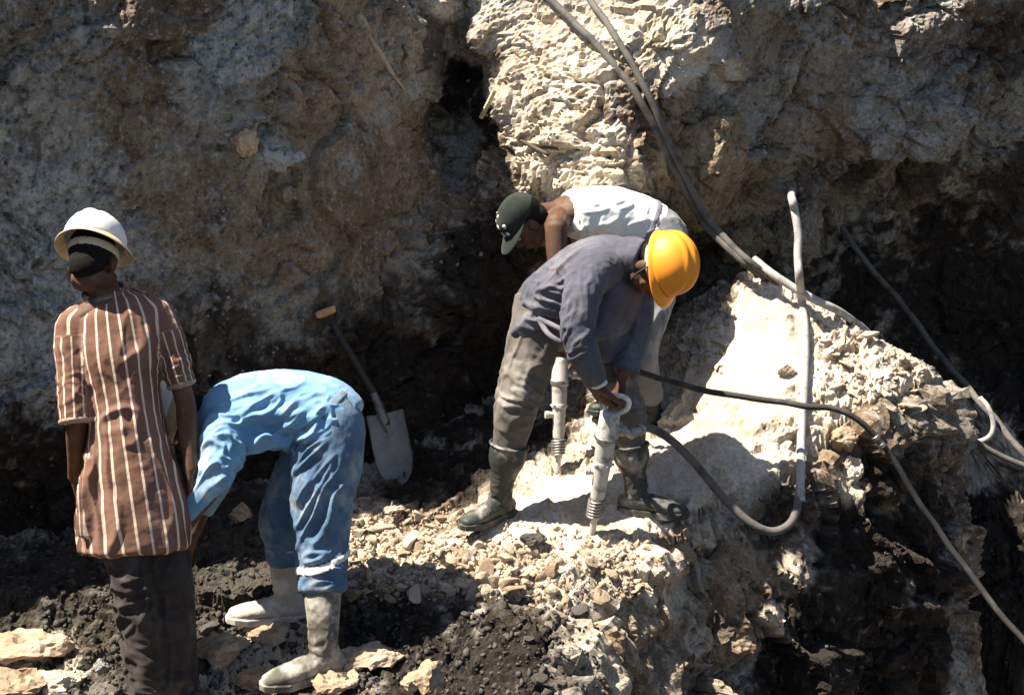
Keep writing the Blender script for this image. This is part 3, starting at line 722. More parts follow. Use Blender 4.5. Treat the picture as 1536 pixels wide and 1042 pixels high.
def on_ground(px, py, up=.088):
    h = hit(px, py, 'g'); p_ = h[0].copy(); p_.z += up; return p_

# ------------------------------------------------------------------ person 1: striped shirt, white helmet, seen from behind
D = 5.05
gz = zground(*(at(232, 1060, D).xy)) 
J = std_joints(dict(head=(141, 392, D - .03), neck=(158, 446, D - .01), pelvis=(196, 690, D), spine=(180, 580, D - .02), shl=(112, 490, D - .03), shr=(238, 474, D + .02), ell=(116, 625, D - .06), elr=(278, 602, D + .03),
     wrl=(112, 715, D + .1), wrr=(287, 705, D - .0), hipl=(176, 705, D), hipr=(228, 705, D + .02), knl=(206, 880, D - .04), knr=(258, 882, D + .02)))
J['anl'] = at(226, 1050, D); J['anr'] = at(262, 1052, D + .06)
for k in 'lr': J['an' + k].z = zground(J['an' + k].x, J['an' + k].y) + .088
J['toel'] = J['anl'] + V3(-.03, .15, -.06); J['toer'] = J['anr'] + V3(.06, .15, -.06)
fh, uh = V3(.16, .80, -.58), V3(.02, .58, .80)
pS = person(J, 'man in brown striped short-sleeved shirt and white helmet, back turned, standing', fh, uh, (1, 0, 0),
     [(J['wrl'], V3(.05, .35, -.9), V3(1, .2, 0), V3(0, 1, 0), dict(curl=28)), (J['wrr'], V3(.05, .1, -1), V3(-1, .2, 0), V3(0, 1, 0), dict(curl=25))])
torso = loft([(at(156, 440, D - .01), .066, .06), (at(162, 455, D), .11, .075), (at(170, 478, D), .165, .098), (at(176, 525, D), .165, .118), (at(187, 590, D), .127, .118), (at(191, 640, D), .130, .122),
     (at(195, 700, D), .165, .14), (at(199, 770, D), .195, .15), (at(201, 822, D), .2, .152)], (1, 0, -.12), 28, 4, .15)
sl = loft([(at(128, 480, D), .062), (at(110, 495, D - .03), .066), (at(112, 560, D - .045), .064), (at(117, 632, D - .06), .062)], (1, 0, 0), 18, 4, .1)
sr = loft([(at(222, 470, D + .01), .06), (at(240, 478, D + .02), .06), (at(259, 530, D + .025), .056), (at(272, 578, D + .03), .053)], (1, 0, 0), 18, 4, .1)
flap = loft([(at(150, 690, D - .09), .05, .022), (at(140, 740, D - .11), .06, .024), (at(138, 805, D - .11), .052, .02)], (1, .35, 0), 16, 4, .3)
def hemcut(p, n_):
    base = folds([((.15, 0, -1), .075, .9, .010, at(195, 740, D), .30), ((1, 0, .35), .06, .4, .007, at(180, 620, D - .1), .11), ((.5, 0, -.8), .06, .5, .007, at(130, 540, D - .1), .12), ((-.5, 0, -.9), .06, .5, .006, at(225, 520, D - .1), .12),
                  ((1, 0, .5), .04, .2, .006, at(112, 590, D), .12), ((1, 0, .2), .04, .2, .005, at(262, 550, D), .09)], .004, 3)(p, n_)
    return base
shirt = fuse('shirt', [torso, sl, sr, flap], .0055, 3, hemcut)
co = np.zeros(len(shirt.vertices) * 3, np.float32); shirt.vertices.foreach_get('co', co); co = co.reshape(-1, 3)
a0, a1 = np.array(at(165, 450, D)), np.array(at(222, 830, D)); ax_ = (a1 - a0) / np.linalg.norm(a1 - a0); rel = co - a0; rel = rel - np.outer(rel @ ax_, ax_)
ua = np.arctan2(rel[:, 0], -rel[:, 1] + .06) * .155 / .039
def sleeve_u(c0, c1):
    c0, c1 = np.array(c0), np.array(c1); d = (c1 - c0) / np.linalg.norm(c1 - c0); r_ = co - c0; t = r_ @ d; r_ = r_ - np.outer(t, d)
    return np.arctan2(r_[:, 0], -r_[:, 1]) * .064 / .036, np.linalg.norm(r_, axis=1), t
ul, dl, tl = sleeve_u(at(112, 510, D - .035), at(117, 632, D - .06)); ur, dr_, tr = sleeve_u(at(247, 498, D + .02), at(272, 578, D + .03))
u_ = np.where((dl < .078) & (tl > -.01) & (co[:, 0] < at(141, 560, D).x), ul, np.where((dr_ < .07) & (tr > 0) & (co[:, 0] > at(243, 540, D).x), ur, ua))
fattr(shirt, 'stripe', u_ + .3)
sh_o = obj('shirt', shirt, M['stripe'], pS)
cx = unit(V3(1, .05, .1)); obj('collar', smooth(ring_mesh('collar', at(157, 440, D), unit(V3(1, 0, .1)), unit(V3(0, 1, .25)), .07, .012, 32, 8, .066, 1.5)), cloth_mat('dark_collar_cloth', (.07, .045, .045), (.30, .22, .18), scale=30), sh_o)
for (c_, d_, r_) in ((at(117, 636, D - .06), at(117, 636, D - .06) - at(112, 560, D - .045), .061), (at(273, 582, D + .03), at(273, 582, D + .03) - at(259, 530, D + .025), .052)):
    band_from('cuff', shirt, c_ - unit(d_) * .012, d_, .011, .005, .085, M['cuffcloth'], sh_o, .0)
legs = [loft([(at(188, 760, D), .115, .12), (at(192, 810, D - .01), .1, .115), (at(206, 885, D - .04), .082, .088), (at(216, 960, D - .02), .078, .082), (at(226, 1040, D), .075, .08), (J['anl'], .072, .08)], (1, 0, 0), 20, 4, .2),
        loft([(at(222, 760, D + .02), .115, .12), (at(236, 810, D + .02), .1, .115), (at(252, 885, D + .02), .086, .09), (at(258, 960, D + .04), .08, .082), (at(262, 1042, D + .06), .076, .08), (J['anr'], .072, .08)], (1, 0, 0), 20, 4, .2)]
obj('trousers', fuse('trousers', legs, .0065, 3, folds([((1, .2, .25), .055, .3, .012, at(206, 900, D), .16), ((1, 0, -.2), .05, .3, .01, at(222, 1010, D), .15), ((.2, 0, 1), .07, .4, .006, None, 1)], .004, 8)), M['darktrouser'], pS)
for k, td in (('l', (-.1, 1)), ('r', (.3, 1))): boot(pS, J['kn' + k], J['an' + k], td, .2, M['boot_dark'], .058)
# helmet of person 1
def helmet(parent, c, f, u, shell, kind, label, band=True):
    f = unit(f); u = unit(u - f * f.dot(u)); s_ = f.cross(u)
    if kind == 'full':
        h = obj('helmet', dome('helmet', c, f, u, .106, .128, .116, 1.0, ((0, .012, .006), (.042, .007, .002), (-.042, .007, .002))), shell, parent)
        obj('brim', brim('brim', c, f, u, .106, .128, lambda t: .026 + .012 * max(0, math.sin(t)), lambda t: .024 + .010 * math.cos(2 * t)), M['brim'], h)
    else:
        h = obj('helmet', dome('helmet', c, f, u, .110, .132, .132, 1.0, ((0, .015, .007), (.045, .010, .005), (-.045, .010, .005))), shell, parent)
        obj('peak', brim('peak', c, f, u, .110, .132, lambda t: .008 + .034 * max(0, math.sin(t)) ** 2.2, lambda t: .012 + .020 * max(0, math.sin(t))), shell, h)
    if label: h['label'] = label
    obj('head_band', smooth(ring_mesh('head_band', c - u * .032, s_, f, .082, .004, 36, 8, .1, 4.0)), M['strap'], h)
    return h
hc = J['head']; hu = unit(uh)
hS = helmet(pS, hc + unit(uh) * .062 - unit(fh) * .012, fh, uh, M['white_shell'], 'full', 'white full-brim safety helmet')
st = obj('rear_badge', smooth(pyd('rear_badge', [ell(hc + hu * .13 - unit(fh) * .118, .017, .008, .010)])), M['strap'], hS)

# ------------------------------------------------------------------ person 2: bent over in blue
D = 5.3
J = std_joints(dict(head=(274, 628, D - .02), neck=(318, 624, D), pelvis=(492, 640, D), spine=(405, 600, D), shl=(335, 650, D - .16), shr=(335, 645, D + .16), ell=(326, 716, D - .24), elr=(322, 720, D + .2),
     wrl=(278, 790, D - .2), wrr=(290, 800, D + .18), hipl=(490, 650, D - .08), hipr=(470, 655, D + .08), knl=(482, 795, D - .1), knr=(424, 775, D + .1)))
J['anl'] = on_ground(487, 1010); J['anr'] = on_ground(432, 925)
J['toel'] = J['anl'] + V3(-.15, -.06, -.06); J['toer'] = J['anr'] + V3(-.16, -.02, -.06)
fh, uh = V3(-.35, -.1, -.93), V3(-.93, -.05, .35)
pB = person(J, 'man in light blue shirt and faded blue trousers bending low over the rubble', fh, uh, (0, 1, 0),
     [(J['wrl'], V3(-.5, 0, -.85), V3(.6, .5, -.4), V3(-1, 0, 0), dict(curl=40)), (J['wrr'], V3(-.4, 0, -.9), V3(.6, -.5, -.4), V3(-1, 0, 0), dict(curl=40))])
bt = loft([(at(302, 632, D), .09, .07), (at(320, 630, D), .155, .105), (at(352, 620, D), .185, .125), (at(400, 604, D), .185, .118), (at(445, 606, D), .18, .125), (at(482, 622, D), .185, .145), (at(500, 640, D), .185, .145)], (0, 1, 0), 28, 4, .3)
bs1 = loft([(at(345, 634, D - .1), .082), (at(336, 652, D - .17), .084), (at(328, 690, D - .22), .074), (at(320, 716, D - .24), .058), (at(300, 745, D - .23), .040), (at(282, 772, D - .21), .036)], (0, 1, 0), 18, 4, .15)
bs2 = loft([(at(345, 634, D + .1), .082), (at(336, 650, D + .17), .084), (at(330, 690, D + .2), .075), (at(322, 722, D + .2), .065), (at(300, 765, D + .2), .05)], (0, 1, 0), 18, 4, .15)
drape = loft([(at(345, 660, D - .05), .13, .05), (at(370, 650, D - .05), .14, .06), (at(420, 645, D - .02), .13, .05), (at(455, 655, D), .12, .06)], (0, 1, 0), 20, 4, .5)
bl_shirt = fuse('shirt', [bt, bs1, bs2, drape], .0055, 3, folds([((1, 0, .62), .05, .5, .016, at(400, 650, D - .2), .19), ((1, 0, .95), .04, .35, .014, at(335, 690, D - .25), .12), ((.9, 0, .75), .045, .5, .012, at(455, 640, D - .18), .13),
     ((1, 0, .3), .06, .4, .006, at(400, 575, D), .2)], .003, 21))
shB = obj('shirt', bl_shirt, M['blueshirt'], pB)
nl = loft([(at(470, 612, D - .03), .13, .12), (at(492, 640, D - .05), .13, .135), (at(490, 690, D - .08), .112, .13), (at(484, 750, D - .1), .098, .115), (J['knl'], .092, .105), (J['anl'].lerp(J['knl'], .78), .086, .095), (J['anl'].lerp(J['knl'], .6), .083, .09), (J['anl'].lerp(J['knl'], .5), .083, .09)], (0, 1, 0), 24, 4, .25)
fl = loft([(at(480, 625, D + .05), .12, .12), (at(478, 660, D + .08), .12, .12), (at(450, 720, D + .1), .1, .105), (J['knr'], .086, .092), (J['anr'].lerp(J['knr'], .7), .074, .08), (J['anr'].lerp(J['knr'], .45), .066, .07)], (0, 1, 0), 20, 4, .25)
seat = loft([(at(478, 618, D), .17, .125), (at(494, 642, D), .175, .130), (at(492, 680, D), .155, .112)], (0, 1, 0), 22, 4, .6)
bl_tr = fuse('trousers', [nl, fl, seat], .0055, 3, folds([((.55, 0, 1), .05, .4, .016, at(470, 760, D - .2), .13), ((.7, 0, .8), .045, .3, .013, at(455, 690, D - .2), .09), ((1, 0, .25), .045, .3, .012, at(480, 845, D - .2), .09),
     ((.25, 0, 1), .06, .5, .005, at(510, 740, D - .1), .2), ((1, 0, .1), .05, .3, .008, at(428, 840, D), .12)], .003, 41))
trB = obj('trousers', bl_tr, M['bluetrouser'], pB)
# waistband, loose tie at the shin, loose shirt tail
wb_c, wb_d = at(476, 625, D - .02), unit(at(500, 640, D) - at(462, 612, D))
band_from('waistband', bl_tr, at(478, 632, D), at(500, 640, D) - at(466, 608, D), .019, .007, .30, M['bluetrouser'], trB)
band_from('knee_tie', bl_tr, J['anl'].lerp(J['knl'], .74), V3(-.28, .1, 1), .016, .009, .16, cloth_mat('dirty_white_cloth_tie', (.5, .5, .5), (.62, .6, .57)), trB, .01)
boot(pB, J['knl'], J['anl'], (-1, -.55), .30, M['boot_olive'], .068, 1.08)['label'] = 'olive rubber boot with dusty toe under blue trouser hem'
boot(pB, J['knr'], J['anr'], (-1, -.15), .20, M['boot_pale'], .062, 1.05)['label'] = 'pale dusty boot planted on the slab'
hB = helmet(pB, J['head'] + unit(uh) * .05, fh, uh, M['white_shell'], 'full', 'white helmet hidden behind the striped arm')

# ------------------------------------------------------------------ person 3: driller in front, yellow helmet
D = 5.85
J = std_joints(dict(head=(984, 400, 5.66), neck=(940, 384, 5.72), pelvis=(838, 458, 5.9), spine=(885, 405, 5.84), shr=(884, 408, 5.58), shl=(955, 420, 5.86), elr=(868, 505, 5.52), ell=(952, 510, 5.84),
     wrr=(898, 574, 5.58), wrl=(932, 572, 5.72), hipr=(812, 466, 5.84), hipl=(868, 472, 5.95), knr=(776, 598, 5.82), knl=(935, 605, 5.9)))
J['anr'] = on_ground(750, 776); J['anl'] = on_ground(955, 768)
J['toer'] = J['anr'] + V3(-.11, -.12, -.06); J['toel'] = J['anl'] + V3(.15, -.05, -.05)
fh, uh = V3(.12, -.30, -.95), V3(.80, -.50, .33)
hd_d = unit(at(912, 607, 5.66) - J['wrr'])
pF = person(J, 'man in navy jacket and orange-yellow helmet leaning over the front drill', fh, uh, (-.45, -.9, 0),
     [(J['wrr'], at(908, 600, 5.60) - J['wrr'], V3(.9, .3, -.2), V3(0, -1, -.3), dict(curl=62)), (J['wrl'], at(930, 600, 5.68) - J['wrl'], V3(-.5, -.6, -.3), V3(-1, -.3, 0), dict(curl=62))])
ft = loft([(at(800, 474, 5.88), .15, .105), (at(818, 458, 5.88), .18, .13), (at(850, 432, 5.87), .185, .135), (at(880, 412, 5.83), .19, .14), (at(912, 398, 5.78), .19, .13), (at(935, 392, 5.74), .13, .1), (at(952, 388, 5.7), .085, .075)], (-.45, -.9, 0), 28, 4, .2)
fs1 = loft([(at(905, 402, 5.68), .09), (at(886, 412, 5.58), .088), (at(872, 450, 5.53), .074), (at(868, 505, 5.52), .066), (at(882, 545, 5.54), .058), (at(895, 572, 5.57), .045)], (0, 1, 0), 18, 4, .12)
fs2 = loft([(at(930, 405, 5.8), .09), (at(950, 430, 5.86), .085), (at(955, 470, 5.86), .072), (at(950, 515, 5.84), .066), (at(938, 560, 5.76), .05)], (0, 1, 0), 18, 4, .12)
front = loft([(at(862, 460, 5.84), .14, .07), (at(895, 480, 5.80), .16, .09), (at(915, 470, 5.78), .17, .10), (at(930, 430, 5.76), .15, .09)], (-.45, -.9, 0), 22, 4, .5)
hang = loft([(at(915, 450, 5.8), .11, .09), (at(912, 500, 5.82), .11, .08), (at(905, 535, 5.84), .09, .06)], (-.45, -.9, 0), 20, 4, .4)
hem = loft([(at(796, 470, 5.86), .155, .115), (at(812, 486, 5.86), .15, .10)], (-.45, -.9, 0), 22, 6, .2)
jk = fuse('jacket', [ft, fs1, fs2, front, hang, hem], .0058, 3, folds([((1, 0, -.35), .045, .4, .012, at(830, 455, 5.7), .14), ((.7, 0, .7), .05, .4, .009, at(850, 420, 5.7), .14), ((1, 0, .6), .04, .25, .010, at(868, 500, 5.5), .09),
     ((.1, 0, 1), .05, .4, .006, at(870, 450, 5.5), .10), ((.3, 0, 1), .06, .35, .008, at(920, 500, 5.75), .14)], .004, 61))
jkF = obj('jacket', jk, M['navy'], pF)
nd = unit(J['head'] - J['neck']); x_ = unit(V3(0, 1, .3) - nd * nd.dot(V3(0, 1, .3)))
obj('collar', fuse('collar', [loft([(at(938, 386, 5.72), .092, .085), (at(952, 386, 5.70), .090, .082), (at(962, 388, 5.69), .086, .078)], (-.45, -.9, 0), 24, 4, .1)], .0055, 2, lambda p, n_: n_ * (.006 * fbm(p * 18, 2, 5))[:, None]), M['navy'], jkF)
l1 = loft([(at(812, 450, 5.86), .125, .115), (at(806, 490, 5.84), .112, .112), (at(792, 545, 5.83), .098, .102), (at(777, 600, 5.82), .088, .092), (J['anr'].lerp(J['knr'], .74), .076, .08), (J['anr'].lerp(J['knr'], .6), .070, .073), (J['anr'].lerp(J['knr'], .48), .058, .06), (J['anr'].lerp(J['knr'], .25), .045, .046)], (0, 1, 0), 22, 4, .2)
l2 = loft([(at(862, 458, 5.93), .125, .115), (at(880, 500, 5.95), .11, .11), (at(910, 560, 5.92), .095, .1), (at(936, 610, 5.9), .084, .088), (J['anl'].lerp(J['knl'], .74), .076, .08), (J['anl'].lerp(J['knl'], .6), .068, .072), (J['anl'].lerp(J['knl'], .45), .055, .057), (J['anl'].lerp(J['knl'], .25), .045, .046)], (0, 1, 0), 22, 4, .2)
st_ = loft([(at(838, 448, 5.9), .16, .12), (at(840, 480, 5.9), .16, .115), (at(842, 510, 5.9), .12, .09)], (-.45, -.9, 0), 20, 4, .5)
trF = obj('trousers', fuse('trousers', [l1, l2, st_], .006, 3, folds([((1, 0, -.25), .05, .35, .009, at(780, 600, 5.75), .16), ((.2, 0, 1), .07, .6, .006, at(790, 540, 5.75), .2), ((1, 0, .3), .05, .3, .008, at(935, 620, 5.8), .15)], .004, 81)), M['khaki'], pF)
bt_ = [at(x, y, d) for x, y, d in ((808, 478, 5.72), (822, 500, 5.64), (842, 513, 5.62), (856, 512, 5.64), (850, 500, 5.62), (830, 488, 5.64), (808, 478, 5.71))]
obj('hem_strap', tube('hem_strap', bt_, .011, 8, 8), M['navy'], jkF)
boot(pF, J['knr'], J['anr'], (-.75, -.75), .235, M['boot_dark'], .076, 1.0)['label'] = 'dark green rubber boot with dusty toe and open top'
boot(pF, J['knl'], J['anl'], (1, -.35), .20, M['boot_dark'], .074, 1.0)['label'] = 'dusty boot with its pale toe in the sun'
hF = helmet(pF, J['head'] + unit(uh) * .045, fh, uh, M['yellow_shell'], 'peak', 'orange-yellow ridged safety helmet')
f_, u__ = unit(fh), unit(uh); s_ = f_.cross(u__)
cs = J['head'] - u__ * .02
obj('chin_strap', tube('chin_strap', [J['head'] + u__ * .04 + s_ * .09, J['head'] - u__ * .04 + s_ * .088 + f_ * .02, J['head'] - u__ * .11 + s_ * .05 + f_ * .05, J['head'] - u__ * .135 + f_ * .06, J['head'] - u__ * .11 - s_ * .05 + f_ * .05, J['head'] - u__ * .04 - s_ * .088 + f_ * .02, J['head'] + u__ * .04 - s_ * .09], .004, 6, 8), M['black'], hF)
wr = J['wrr']; dd = unit(at(908, 600, 5.6) - wr); x_ = unit(V3(0, 1, 0) - dd * dd.y)
obj('wrist_band', smooth(ring_mesh('wrist_band', wr + dd * .005, x_, dd.cross(x_), .03, .006, 24, 8, .028, 1.4)), M['vest'], pF)

# ------------------------------------------------------------------ person 4: driller behind, white vest, dark cap
D = 6.45
J = std_joints(dict(head=(787, 332, 6.36), neck=(834, 318, 6.42), pelvis=(985, 350, 6.5), spine=(905, 312, 6.46), shl=(834, 340, 6.26), shr=(838, 330, 6.6), ell=(836, 435, 6.24), elr=(850, 430, 6.55),
     wrl=(834, 515, 6.2), wrr=(848, 515, 6.32), hipl=(988, 366, 6.42), hipr=(975, 366, 6.56), knl=(958, 512, 6.32), knr=(955, 505, 6.5)))
J['anl'] = on_ground(975, 640); J['anr'] = on_ground(952, 618)
J['toel'] = J['anl'] + V3(-.14, -.04, -.06); J['toer'] = J['anr'] + V3(-.14, -.02, -.06)
fh, uh = V3(-.50, -.12, -.82), V3(-.78, -.25, .50)
pR = person(J, 'man in white vest and dark cap bending behind the navy-jacketed driller', fh, uh, (0, 1, 0),
     [(J['wrl'], V3(.05, .1, -1), V3(0, .9, -.2), V3(-1, 0, 0), dict(curl=60)), (J['wrr'], V3(-.05, -.1, -1), V3(0, -.9, -.2), V3(-1, 0, 0), dict(curl=60))])
vt = loft([(at(850, 321, 6.43), .135, .098), (at(862, 321, 6.44), .162, .114), (at(892, 320, 6.45), .175, .122), (at(925, 322, 6.47), .172, .125), (at(958, 334, 6.49), .165, .125), (at(982, 346, 6.5), .165, .125)], (0, 1, 0), 28, 4, .2)
vest = fuse('vest', [vt, loft([(at(848, 314, 6.40), .022, .03), (at(858, 316, 6.40), .03, .05), (at(880, 318, 6.40), .05, .09)], (0, 1, 0), 14, 4), loft([(at(848, 312, 6.5), .022, .03), (at(856, 312, 6.5), .035, .06), (at(880, 316, 6.5), .05, .09)], (0, 1, 0), 14, 4)],
     .0055, 3, folds([((1, 0, .25), .05, .4, .006, at(930, 330, 6.3), .2), ((.4, 0, 1), .045, .3, .006, at(870, 335, 6.3), .1)], .003, 91))
obj('vest', vest, M['vest'], pR)
t1 = loft([(at(985, 345, 6.46), .12, .12), (at(992, 368, 6.44), .118, .12), (at(985, 420, 6.4), .104, .108), (at(970, 480, 6.34), .09, .089), (at(959, 518, 6.32), .08, .085), (at(966, 570, 6.4), .072, .075), (J['anl'] + V3(0, 0, .06), .066, .066)], (0, 1, 0), 20, 4, .3)
t2 = loft([(at(980, 348, 6.54), .12, .12), (at(984, 368, 6.56), .115, .12), (at(975, 430, 6.53), .1, .104), (at(956, 508, 6.5), .08, .085), (at(956, 560, 6.52), .072, .075), (J['anr'] + V3(0, 0, .06), .066, .066)], (0, 1, 0), 20, 4, .3)
trR = obj('trousers', fuse('trousers', [t1, t2, loft([(at(972, 344, 6.5), .16, .12), (at(992, 356, 6.5), .165, .125), (at(990, 385, 6.5), .13, .1)], (0, 1, 0), 20, 4, .5)], .006, 3, folds([((.2, 0, 1), .05, .4, .008, at(975, 470, 6.3), .16), ((1, 0, .3), .04, .3, .007, at(980, 390, 6.3), .1)], .004, 95)), M['lightgrey'], pR)
wd_ = unit(V3(1, 0, -.45)); x_ = V3(0, 1, 0)
band_from('waistband', vest, at(970, 342, 6.49), wd_, .014, .006, .3, M['band'], trR)
for k in 'lr': boot(pR, J['kn' + k], J['an' + k], (-1, -.2), .16, M['boot_dark'], .068)
f_ = unit(fh); u_ = unit(uh - f_ * f_.dot(uh)); s_ = f_.cross(u_); cc = J['head'] + u_ * .035 - f_ * .006
cap = obj('cap', dome('cap', cc, f_, u_, .089, .108, .096, .9, (), .003), M['capcloth'], pR); cap['label'] = 'dark green cap with white dots and a stiff bill'
obj('bill', brim('bill', cc, f_, u_, .089, .108, lambda t: .001 + .075 * max(0, math.sin(t)) ** 1.4, lambda t: .002 + .028 * max(0, math.sin(t)), .003), M['capcloth'], cap)
dotm = plain_mat('white_cap_print', (.75, .72, .68), (.65, .6, .55), .9)
for th, ph, rr in ((20, 60, .008), (60, 48, .010), (95, 55, .012), (95, 80, .016), (70, 75, .007), (130, 60, .010), (-30, 50, .007), (100, 25, .008), (40, 30, .006), (120, 82, .010), (-60, 70, .006)):
    t, q_ = R(th), R(ph); n_ = s_ * math.sin(q_) * math.cos(t) / .089 + f_ * math.sin(q_) * math.sin(t) / .108 + u_ * math.cos(q_) / .096; n_.normalize()
    c_ = cc + s_ * math.sin(q_) ** .9 * math.cos(t) * .089 + f_ * math.sin(q_) ** .9 * math.sin(t) * .108 + u_ * math.cos(q_) ** .85 * .096
    x_ = unit(n_.cross(V3(.3, .2, .9))); obj('print_dot', smooth(pyd('print_dot', [ell(c_, rr, rr, .0022, (x_, n_.cross(x_), n_), 14, 6)])), dotm, cap)
#PART3
# ------------------------------------------------------------------ gear: drills, shovel, hoses
M['drill'] = plain_mat('dusty_pale_metal', (.46, .44, .41), (.20, .18, .155), .65, .4, 16, .2, .35, .5, .68)
M['steel'] = plain_mat('worn_steel', (.32, .31, .30), (.16, .14, .12), .45, .5, 20, .7, .2)
M['whitepaint'] = plain_mat('white_handle_paint', (.72, .72, .70), (.5, .47, .42), .5, .4, 30)
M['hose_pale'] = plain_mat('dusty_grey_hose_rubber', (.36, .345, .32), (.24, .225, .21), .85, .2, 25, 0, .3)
M['hose_dark'] = plain_mat('dark_hose_rubber', (.035, .032, .030), (.10, .09, .08), .75, .3, 9, 0, .3, .5, .75)
M['hose_brown'] = plain_mat('shade_dark_hose_rubber', (.11, .10, .088), (.055, .05, .045), .8, .3, 12, 0, .3)
M['blade'] = plain_mat('blue_grey_worn_blade', (.17, .19, .21), (.09, .078, .066), .5, .5, 9, .5, .2, .45, .68)
M['wood'] = plain_mat('orange_wood_grip', (.62, .33, .15), (.5, .25, .1), .7, .3, 30)
def lathe(name, a, b, prof, n=24):
    """profile (t along a-b, radius)"""
    d = b - a; pos = np.array([list(a + d * t) for t, _ in prof]); rad = np.array([r for _, r in prof])
    u = unit(d); x = unit(u.cross(V3(.2, .9, .3))); y = u.cross(x); ang = [2 * math.pi * k / n for k in range(n)]
    Vv = [tuple(Vector(p_) + (x * math.cos(t) + y * math.sin(t)) * r) for p_, r in zip(pos, rad) for t in ang]
    m = len(prof); F = [(i * n + k, i * n + (k + 1) % n, (i + 1) * n + (k + 1) % n, (i + 1) * n + k) for i in range(m - 1) for k in range(n)]
    F += [tuple(range(n))[::-1], tuple(range((m - 1) * n, m * n))]
    me = bpy.data.meshes.new(name); me.from_pydata(Vv, [], F); me.update(); smooth(me)
    bv = [p_ for p_ in me.polygons if p_.loop_total > 4]
    for p_ in bv: p_.use_smooth = False
    me.set_sharp_from_angle(angle=R(28))
    return me
def rock_drill(top, tip, label, hdir, s=1.0):
    root = bpy.data.objects.new('rock_drill', None); C.objects.link(root); tag(root, label, 'rock drill', 'hand-held rock drills'); root.location = tip
    bpy.context.view_layer.update()
    k = Matrix.Translation(-tip)
    def part(nm, me, m, par=None):
        if par is None: me.transform(k); return obj(nm, me, m, root)
        me.transform(k); return obj(nm, me, m, par)
    L = (tip - top).length; ax = unit(tip - top); P_ = lambda t: top + ax * L * t
    part('drill_body', lathe('drill_body', top, tip, [(0, .018 * s), (.01, .034 * s), (.03, .040 * s), (.19, .042 * s), (.20, .045 * s), (.24, .045 * s), (.25, .039 * s), (.40, .037 * s), (.41, .040 * s), (.435, .040 * s), (.445, .034 * s), (.66, .030 * s), (.70, .029 * s), (.71, .024 * s), (.86, .022 * s)]), M['drill'])
    for i in range(6):
        c_ = P_(.72 + i * .024); x_ = unit(ax.cross(V3(.1, .9, .2))); tilt = unit(ax + x_ * .18); x2 = unit(x_ - tilt * tilt.dot(x_))
        part('spring_coil', smooth(ring_mesh('spring_coil', c_, x2, tilt.cross(x2), .033 * s, .0045, 22, 6)), M['steel'])
    part('drill_steel', lathe('drill_steel', P_(.85), tip + ax * .06, [(0, .02 * s), (.1, .02 * s), (.12, .014 * s), (.85, .013 * s), (1, .004 * s)], 12), M['drill'])
    side = unit(hdir - ax * ax.dot(hdir))
    part('clamp_band', lathe('clamp_band', P_(.205), P_(.235), [(0, .046 * s), (.1, .0475 * s), (.9, .0475 * s), (1, .046 * s)]), M['steel'])
    for i in range(6):
        an_ = i * math.pi / 3; x_ = unit(ax.cross(V3(.1, .9, .2))); y_ = ax.cross(x_); o2 = x_ * math.cos(an_) + y_ * math.sin(an_)
        part('bolt', lathe('bolt', P_(.422) + o2 * .036 * s, P_(.422) + o2 * .047 * s, [(0, .006), (.9, .006), (1, .004)], 6), M['steel'])
    lv = P_(.02) - side * .03; part('throttle_lever', tube('throttle_lever', [lv, lv - ax * .03 - side * .012, lv - ax * .05 + side * .01], .006, 5, 8), M['steel'])
    pts = [top + ax * .02 - side * .015, top - ax * .03 - side * .03, top - ax * .058 - side * .005, top - ax * .062 + side * .04, top - ax * .045 + side * .066, top - ax * .01 + side * .062, top + ax * .012 + side * .03]
    part('handle', tube('handle', pts, .0105 * s, 7, 10), M['whitepaint'])
    c_ = P_(.13); o_ = side
    part('air_inlet', lathe('air_inlet', c_ + o_ * .02, c_ + o_ * .10 + ax * .02, [(0, .016), (.4, .016), (.42, .022), (.62, .022), (.64, .017), (1, .017)], 16), M['steel'])
    part('exhaust_port', lathe('exhaust_port', P_(.5) - o_ * .02, P_(.5) - o_ * .062, [(0, .014), (.6, .014), (.62, .017), (1, .016)], 14), M['drill'])
    return root, c_ + o_ * .095 + ax * .018
def ghit(px, py): return hit(px, py, 'g')[0].copy()
tip1 = ghit(888, 800); top1 = at(916, 614, 5.64)
d1, in1 = rock_drill(top1, tip1, 'pale dusty rock drill gripped by the man in the orange-yellow helmet', V3(1, -.1, .1))
tip2 = ghit(837, 708); top2 = at(840, 535, 6.22)
d2, in2 = rock_drill(top2, tip2, 'pale rock drill standing behind the navy-jacketed driller\'s legs', V3(1, .2, .1), .86)

